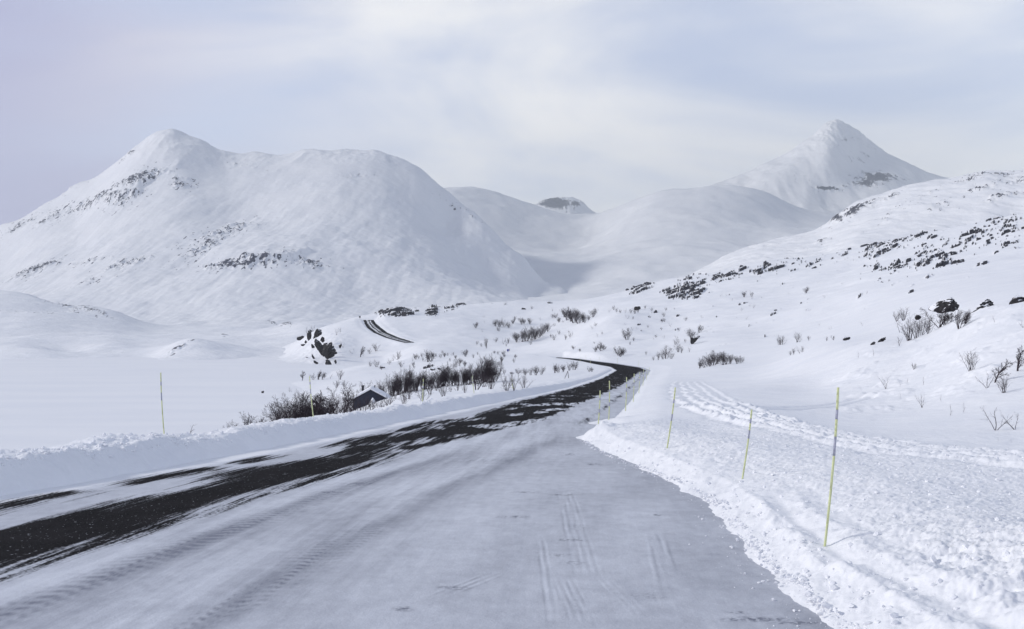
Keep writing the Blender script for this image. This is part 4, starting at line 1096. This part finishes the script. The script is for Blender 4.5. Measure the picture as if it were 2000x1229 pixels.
for k, (p, q_, h_) in enumerate(((1026, 733, 14), (1036, 733, 18), (1046, 733, 19), (1057, 732, 17), (1006, 700, 8), (1004, 709, 10), (1083, 729, 16), (1091, 728, 18), (1100, 727, 15), (1112, 724, 17), (1121, 723, 18), (1151, 727, 11), (1156, 727, 9), (985, 732, 12), (1012, 731, 12))):
    plant(p, q_, h_, ('dense', 'bush')[k % 2], 'short leafless thicket on the snow between the left bank and the far road strip', g4)
g5 = 'small shrubs scattered over the knolls behind the dark row'
lab5 = 'small leafless shrub on the knolls between the dark row and the lake inlet'
pts5 = [(835, 708, 26), (842, 706, 20), (768, 706, 14), (777, 703, 17), (784, 718, 13), (812, 702, 12), (806, 706, 10), (826, 706, 9), (860, 700, 12), (868, 698, 10), (882, 695, 8), (890, 718, 20), (897, 716, 17), (908, 716, 12), (948, 714, 24), (942, 722, 26), (980, 706, 14), (909, 697, 14), (903, 694, 10), (875, 725, 10), (760, 712, 12), (745, 722, 8), (731, 712, 10), (723, 716, 12), (735, 718, 16)]
for k in range(34): pts5.append((random.uniform(800, 990), random.uniform(690, 722), random.uniform(6, 12)))
for k, (p, q_, h_) in enumerate(pts5): plant(p, q_, h_, ('bush', 'dense', 'sparse', 'fan')[k % 4], lab5, g5)
g6 = 'shrubs by the lake inlet'
for k, (p, q_, h_, kd, lb) in enumerate(((590, 744, 20, 'tree', 'small lone birch on the lake shore left of the pole top'), (612, 742, 14, 'bush', 'low shrub just left of the wider thicket on the lake shore'), (622, 742, 19, 'wind', 'wider wind-bent thicket on the lake shore beyond the birch clump'), (630, 742, 16, 'wind', 'right half of the wind-bent lakeside thicket'),
      (645, 740, 10, 'sparse', 'tiny shrub right of the lakeside thicket'), (664, 742, 20, 'bush', 'upright shrub on the shore slope above the cabin'), (657, 758, 15, 'bush', 'left one of two round shrubs behind the cabin'), (673, 760, 18, 'bush', 'right one of two round shrubs behind the cabin'), (566, 770, 14, 'sparse', 'tiny isolated shrub on the lake edge left of the pale pole'), (540, 772, 8, 'sprig', 'tiniest twig on the lake edge'),
      (705, 698, 22, 'tree', 'small upright birch on the snowfield below the far road'), (722, 692, 12, 'bush', 'shrub right of the small birch below the far road'), (735, 686, 16, 'bush', 'rounded shrub right below the far road curve'), (688, 692, 12, 'sparse', 'thin twig left of the small birch below the far road'), (657, 655, 14, 'sparse', 'thin shrub on the knoll above the cliff'), (665, 650, 10, 'sparse', 'thin shrub on the knoll top right of the cliff'), (670, 680, 14, 'sparse', 'sapling on the snow right of the dark cliff'),
      (600, 650, 12, 'sparse', 'tiny shrub left of the cliff top'), (612, 645, 12, 'sparse', 'tiny shrub on the top edge of the cliff'))):
    plant(p, q_, h_, kd, lb, g6)
g7 = 'leafless shrubs scattered over the middle hillside'
lab7 = 'tiny sparse shrub or twig in the thin scatter over the middle hillside'
for k in range(70):
    p = random.uniform(930, 1340); q_ = random.uniform(604, 694)
    if 1000 < p < 1290 and q_ > 680: continue
    plant(p, q_, random.uniform(5, 10), ('sparse', 'bush', 'fan')[k % 3], lab7, g7)
for k in range(16): plant(random.uniform(1360, 1700), random.uniform(575, 690), random.uniform(5, 9), 'sparse', 'tiny sparse twig in the thin scatter under the right rocky ledges', g7)
C7 = [((929, 642, 12), 'dense', 'small dark shrub alone on the left of the middle hillside'), ((1225, 664, 22), 'dense', 'rounded dark shrub alone below the snow dome'), ((1453, 581, 12), 'dense', 'tiny shrub under the rocky ledges, left of a pair'), ((1468, 580, 12), 'bush', 'tiny shrub under the rocky ledges, right of a pair'), ((1574, 573, 13), 'dense', 'tiny dark shrub alone high on the right hillside'),
      ((1352, 664, 22), 'dense', 'dark shrub directly above the wedge-shaped rock'), ((1366, 651, 17), 'wind', 'wind-bent shrub on the knoll behind the wedge-shaped rock'), ((1346, 688, 12), 'sparse', 'thin twig left below the wedge-shaped rock')]
for (p, q_, h_), kd, lb in C7: plant(p, q_, h_, kd, lb, g7)
for lb, pts in (('leafless shrub in the loose group below the skyline, left of the dark thicket', ((968, 638, 14), (976, 640, 16), (985, 639, 13), (993, 641, 11), (1018, 634, 14), (1023, 633, 10), (1035, 634, 13), (1002, 633, 10))),
                ('dark shrub in the dense thicket midway up the middle hillside', ((1010, 669, 20), (1020, 668, 24), (1028, 667, 26), (1037, 665, 28), (1045, 663, 26), (1052, 660, 18), (1062, 652, 20), (1070, 648, 18), (1058, 655, 14), (1008, 664, 14))),
                ('dark shrub in the thicket just left of the snow dome', ((1103, 620, 18), (1108, 626, 22), (1115, 628, 26), (1122, 631, 28), (1130, 632, 24), (1138, 630, 20), (1126, 620, 16), (1158, 620, 18), (1150, 626, 10), (1085, 622, 10), (1092, 630, 10))),
                ('small shrub in the sparse line at the foot of the middle hillside', ((931, 674, 8), (949, 676, 17), (968, 669, 10), (983, 673, 14), (993, 671, 12), (1082, 665, 12), (1105, 664, 11), (1118, 655, 8), (1076, 660, 8), (940, 678, 8))),
                ('small shrub in the row along the top of the snow dome', ((1198, 606, 10), (1204, 610, 10), (1212, 612, 8), (1222, 611, 10), (1232, 612, 11), (1240, 613, 12), (1246, 611, 10), (1190, 610, 8), (1260, 604, 8))),
                ('upright shrub in the small groups just above the dark road strip', ((1163, 688, 12), (1174, 686, 18), (1208, 695, 19), (1216, 694, 16), (1212, 697, 12), (1120, 683, 8), (1133, 688, 7), (1179, 684, 10))),
                ('shrub in the loose group on the slope right above the road bend', ((1286, 703, 16), (1294, 702, 20), (1301, 701, 24), (1306, 699, 20), (1311, 701, 16), (1325, 688, 20), (1319, 674, 12), (1326, 670, 16), (1331, 690, 14), (1276, 704, 10), (1262, 694, 8), (1313, 688, 14))),
                ('dark shrub in the dense dark group right of the road bend', ((1366, 720, 14), (1376, 718, 22), (1385, 716, 26), (1393, 714, 30), (1400, 712, 22), (1413, 713, 24), (1419, 712, 26), (1426, 711, 18), (1440, 711, 16), (1446, 710, 15))),
                ('small shrub in the scatter on the flat behind the right slope', ((1521, 674, 16), (1527, 674, 20), (1557, 669, 20), (1562, 668, 14), (1580, 666, 10), (1544, 694, 10), (1550, 693, 13), (1562, 690, 15), (1568, 688, 12), (1615, 666, 9), (1628, 665, 10)))):
    for k, (p, q_, h_) in enumerate(pts): plant(p, q_, h_, 'dense' if 'dark' in lb else ('bush', 'fan', 'bush', 'sparse')[k % 4], lb, g7)
g8 = 'birch stems around the boulders on the right slope'
for a in ((1777, 676, 52, 'fan', 'leftmost fan of thin upright birch stems below the boulders'), (1789, 675, 50, 'fan', 'second fan of thin upright stems below the boulders'), (1800, 672, 46, 'fan', 'narrow fan of stems left of the dark twisted birch'), (1812, 668, 48, 'fan', 'tall thin stems touching the dark twisted birch'), (1835, 662, 56, 'round', 'dark twisted birch with spreading crown under the largest boulder'),
          (1845, 658, 40, 'bush', 'tangled shrub right of the dark twisted birch'), (1858, 650, 34, 'bush', 'thin shrub between the twisted birch and the second boulder'), (1874, 643, 34, 'wind', 'leaning dark birch limb in front of the second boulder'), (1886, 634, 24, 'wind', 'low leaning shrub at the foot of the second boulder'),
          (1752, 628, 16, 'bush', 'left thin shrub up the slope from the birch fans'), (1765, 626, 22, 'fan', 'taller thin shrub up the slope from the birch fans'), (1756, 676, 18, 'sparse', 'small bent sapling left of the birch fans'), (1757, 650, 16, 'sprig', 'tiny twig above the flat rock wedge')):
    plant(a[0], a[1], a[2]*1.2, a[3], a[4], g8, D=88 if 1760 < a[0] < 1860 and a[1] > 645 else None, wide=1.5 if 'twisted birch with' in a[4] else 1.0)
g9 = 'single leafless saplings on the near right slope'
for a in ((1897, 725, 42, 'fan', 'wide V-shaped leafless shrub on the slope below the boulders'), (1988, 726, 50, 'tree', 'tall thin sapling at the right edge behind the blocky stone'), (1943, 748, 46, 'tree', 'tall slender sapling right of the V-shaped shrub'), (1928, 759, 34, 'sparse', 'slender sapling in front left of the tall slender one'), (1962, 767, 38, 'fan', 'bushy sapling below the blocky stone'),
          (1730, 760, 27, 'sparse', 'single small sapling on the left part of the near right slope'), (1803, 754, 18, 'sprig', 'short sapling midway across the near right slope'), (1785, 722, 13, 'bush', 'tiny twig tuft high on the sunlit slope'), (1757, 757, 11, 'sprig', 'tiny twig between the two small saplings'), (1772, 748, 10, 'sprig', 'bent twig lying above the tiny twig'),
          (1758, 779, 11, 'sprig', 'short upright stub above the ski track'), (1801, 796, 28, 'sparse', 'bent sapling on the lower part of the near slope'), (1838, 784, 14, 'sprig', 'slanting twig right of the bent sapling'), (1857, 812, 24, 'sprig', 'single thin curved stem low on the slope'), (1882, 806, 20, 'sprig', 'single thin stem right of the curved one'),
          (1945, 841, 48, 'sparse', 'wide-branched leafless sapling in the hollow at lower right'), (1982, 840, 38, 'sparse', 'upright sapling at the right edge in the hollow'), (1975, 866, 8, 'sprig', 'tiny twig tip in the hollow at right'), (1950, 862, 8, 'sprig', 'tiny twig tip left of the other one in the hollow'), (1705, 697, 16, 'sprig', 'tiny sapling on the skyline part of the sunlit slope'), (1676, 702, 14, 'sprig', 'tiny twig left of the skyline sapling'), (1998, 640, 18, 'sparse', 'twig tuft at the right edge below the jagged rock'), (1942, 632, 14, 'sprig', 'thin twig below the gap between the boulders')):
    plant(a[0], a[1], a[2], a[3], a[4], g9, wide=1.15 if a[3] == 'fan' else 1.0)

# ------------------------------------------------------------------ clods of broken snow
cv, cf = ICO1; cf = np.array(cf)
VV = []; FF = []; cnt = 0
def clod(x_, D, s, sink=.3):
    global cnt
    px = 1000+x_/D*F
    if px < -325 or px > 2325: return
    z_ = gz(px, D)
    on_road = (x_ > road_xl(np.array([D]))[0]) and (x_ < road_xr(np.array([D]))[0])
    if on_road: z_ += .05
    v = cv*(.7+.7*rng.random((len(cv), 1)))*np.array((rng.uniform(.7, 1.3), rng.uniform(.7, 1.3), rng.uniform(.5, .9)))*s
    v = v + np.array((x_, D, z_+s*sink))
    VV.append(v); FF.append(cf+cnt*len(cv)); cnt += 1
for _ in range(3600):
    D = 7.3*math.exp(rng.random()*1.35); xr_ = float(road_xr(np.array([D]))[0])
    off = abs(rng.normal())*.45 - .12 if rng.random() < .5 else rng.uniform(.3, 7)
    if .05 < off < 1.1 and rng.random() < .75: continue
    clod(xr_+off, D, .007+.026*rng.random()**3.5*(1.15 if off < 1 else 1)*(1.3 if D < 10 else 1))
for _ in range(260):
    D = 7.3*math.exp(rng.random()*1.1); xr_ = float(road_xr(np.array([D]))[0]); clod(xr_-abs(rng.normal())*.25-.02, D, .004+.018*rng.random()**4, .3)
for _ in range(3000):
    D = 13*math.exp(rng.random()*1.4); xl_ = float(road_xl(np.array([D]))[0]); clod(xl_-.45-abs(rng.normal())*.75, D, .010+.040*rng.random()**3)
VV = np.concatenate(VV); FF = np.concatenate(FF)
M_CLOD = simple_mat('snow_clods', SNOW, .75, (20, .01), .15, SNOW2)
me = mesh_np('snow_clods', VV, FF, M_CLOD, False)
o = obj('snow_clods', me); o['kind'] = 'stuff'

# ------------------------------------------------------------------ haze
M_HAZE = bpy.data.materials.new('haze'); M_HAZE.use_nodes = True
t = M_HAZE.node_tree; t.nodes.clear()
ho = N(t, 'ShaderNodeOutputMaterial'); pv = N(t, 'ShaderNodeVolumePrincipled')
pv.inputs['Color'].default_value = (0.87, 0.95, 1.0, 1); pv.inputs['Density'].default_value = 8.5e-5; pv.inputs['Anisotropy'].default_value = 0.1
t.links.new(pv.outputs[0], ho.inputs['Volume'])
V, Fc = box(-9000, 9500, -60, 12200, -120, 2300)
hz = obj('haze', mesh_np('haze', V, Fc, M_HAZE)); hz['kind'] = 'stuff'
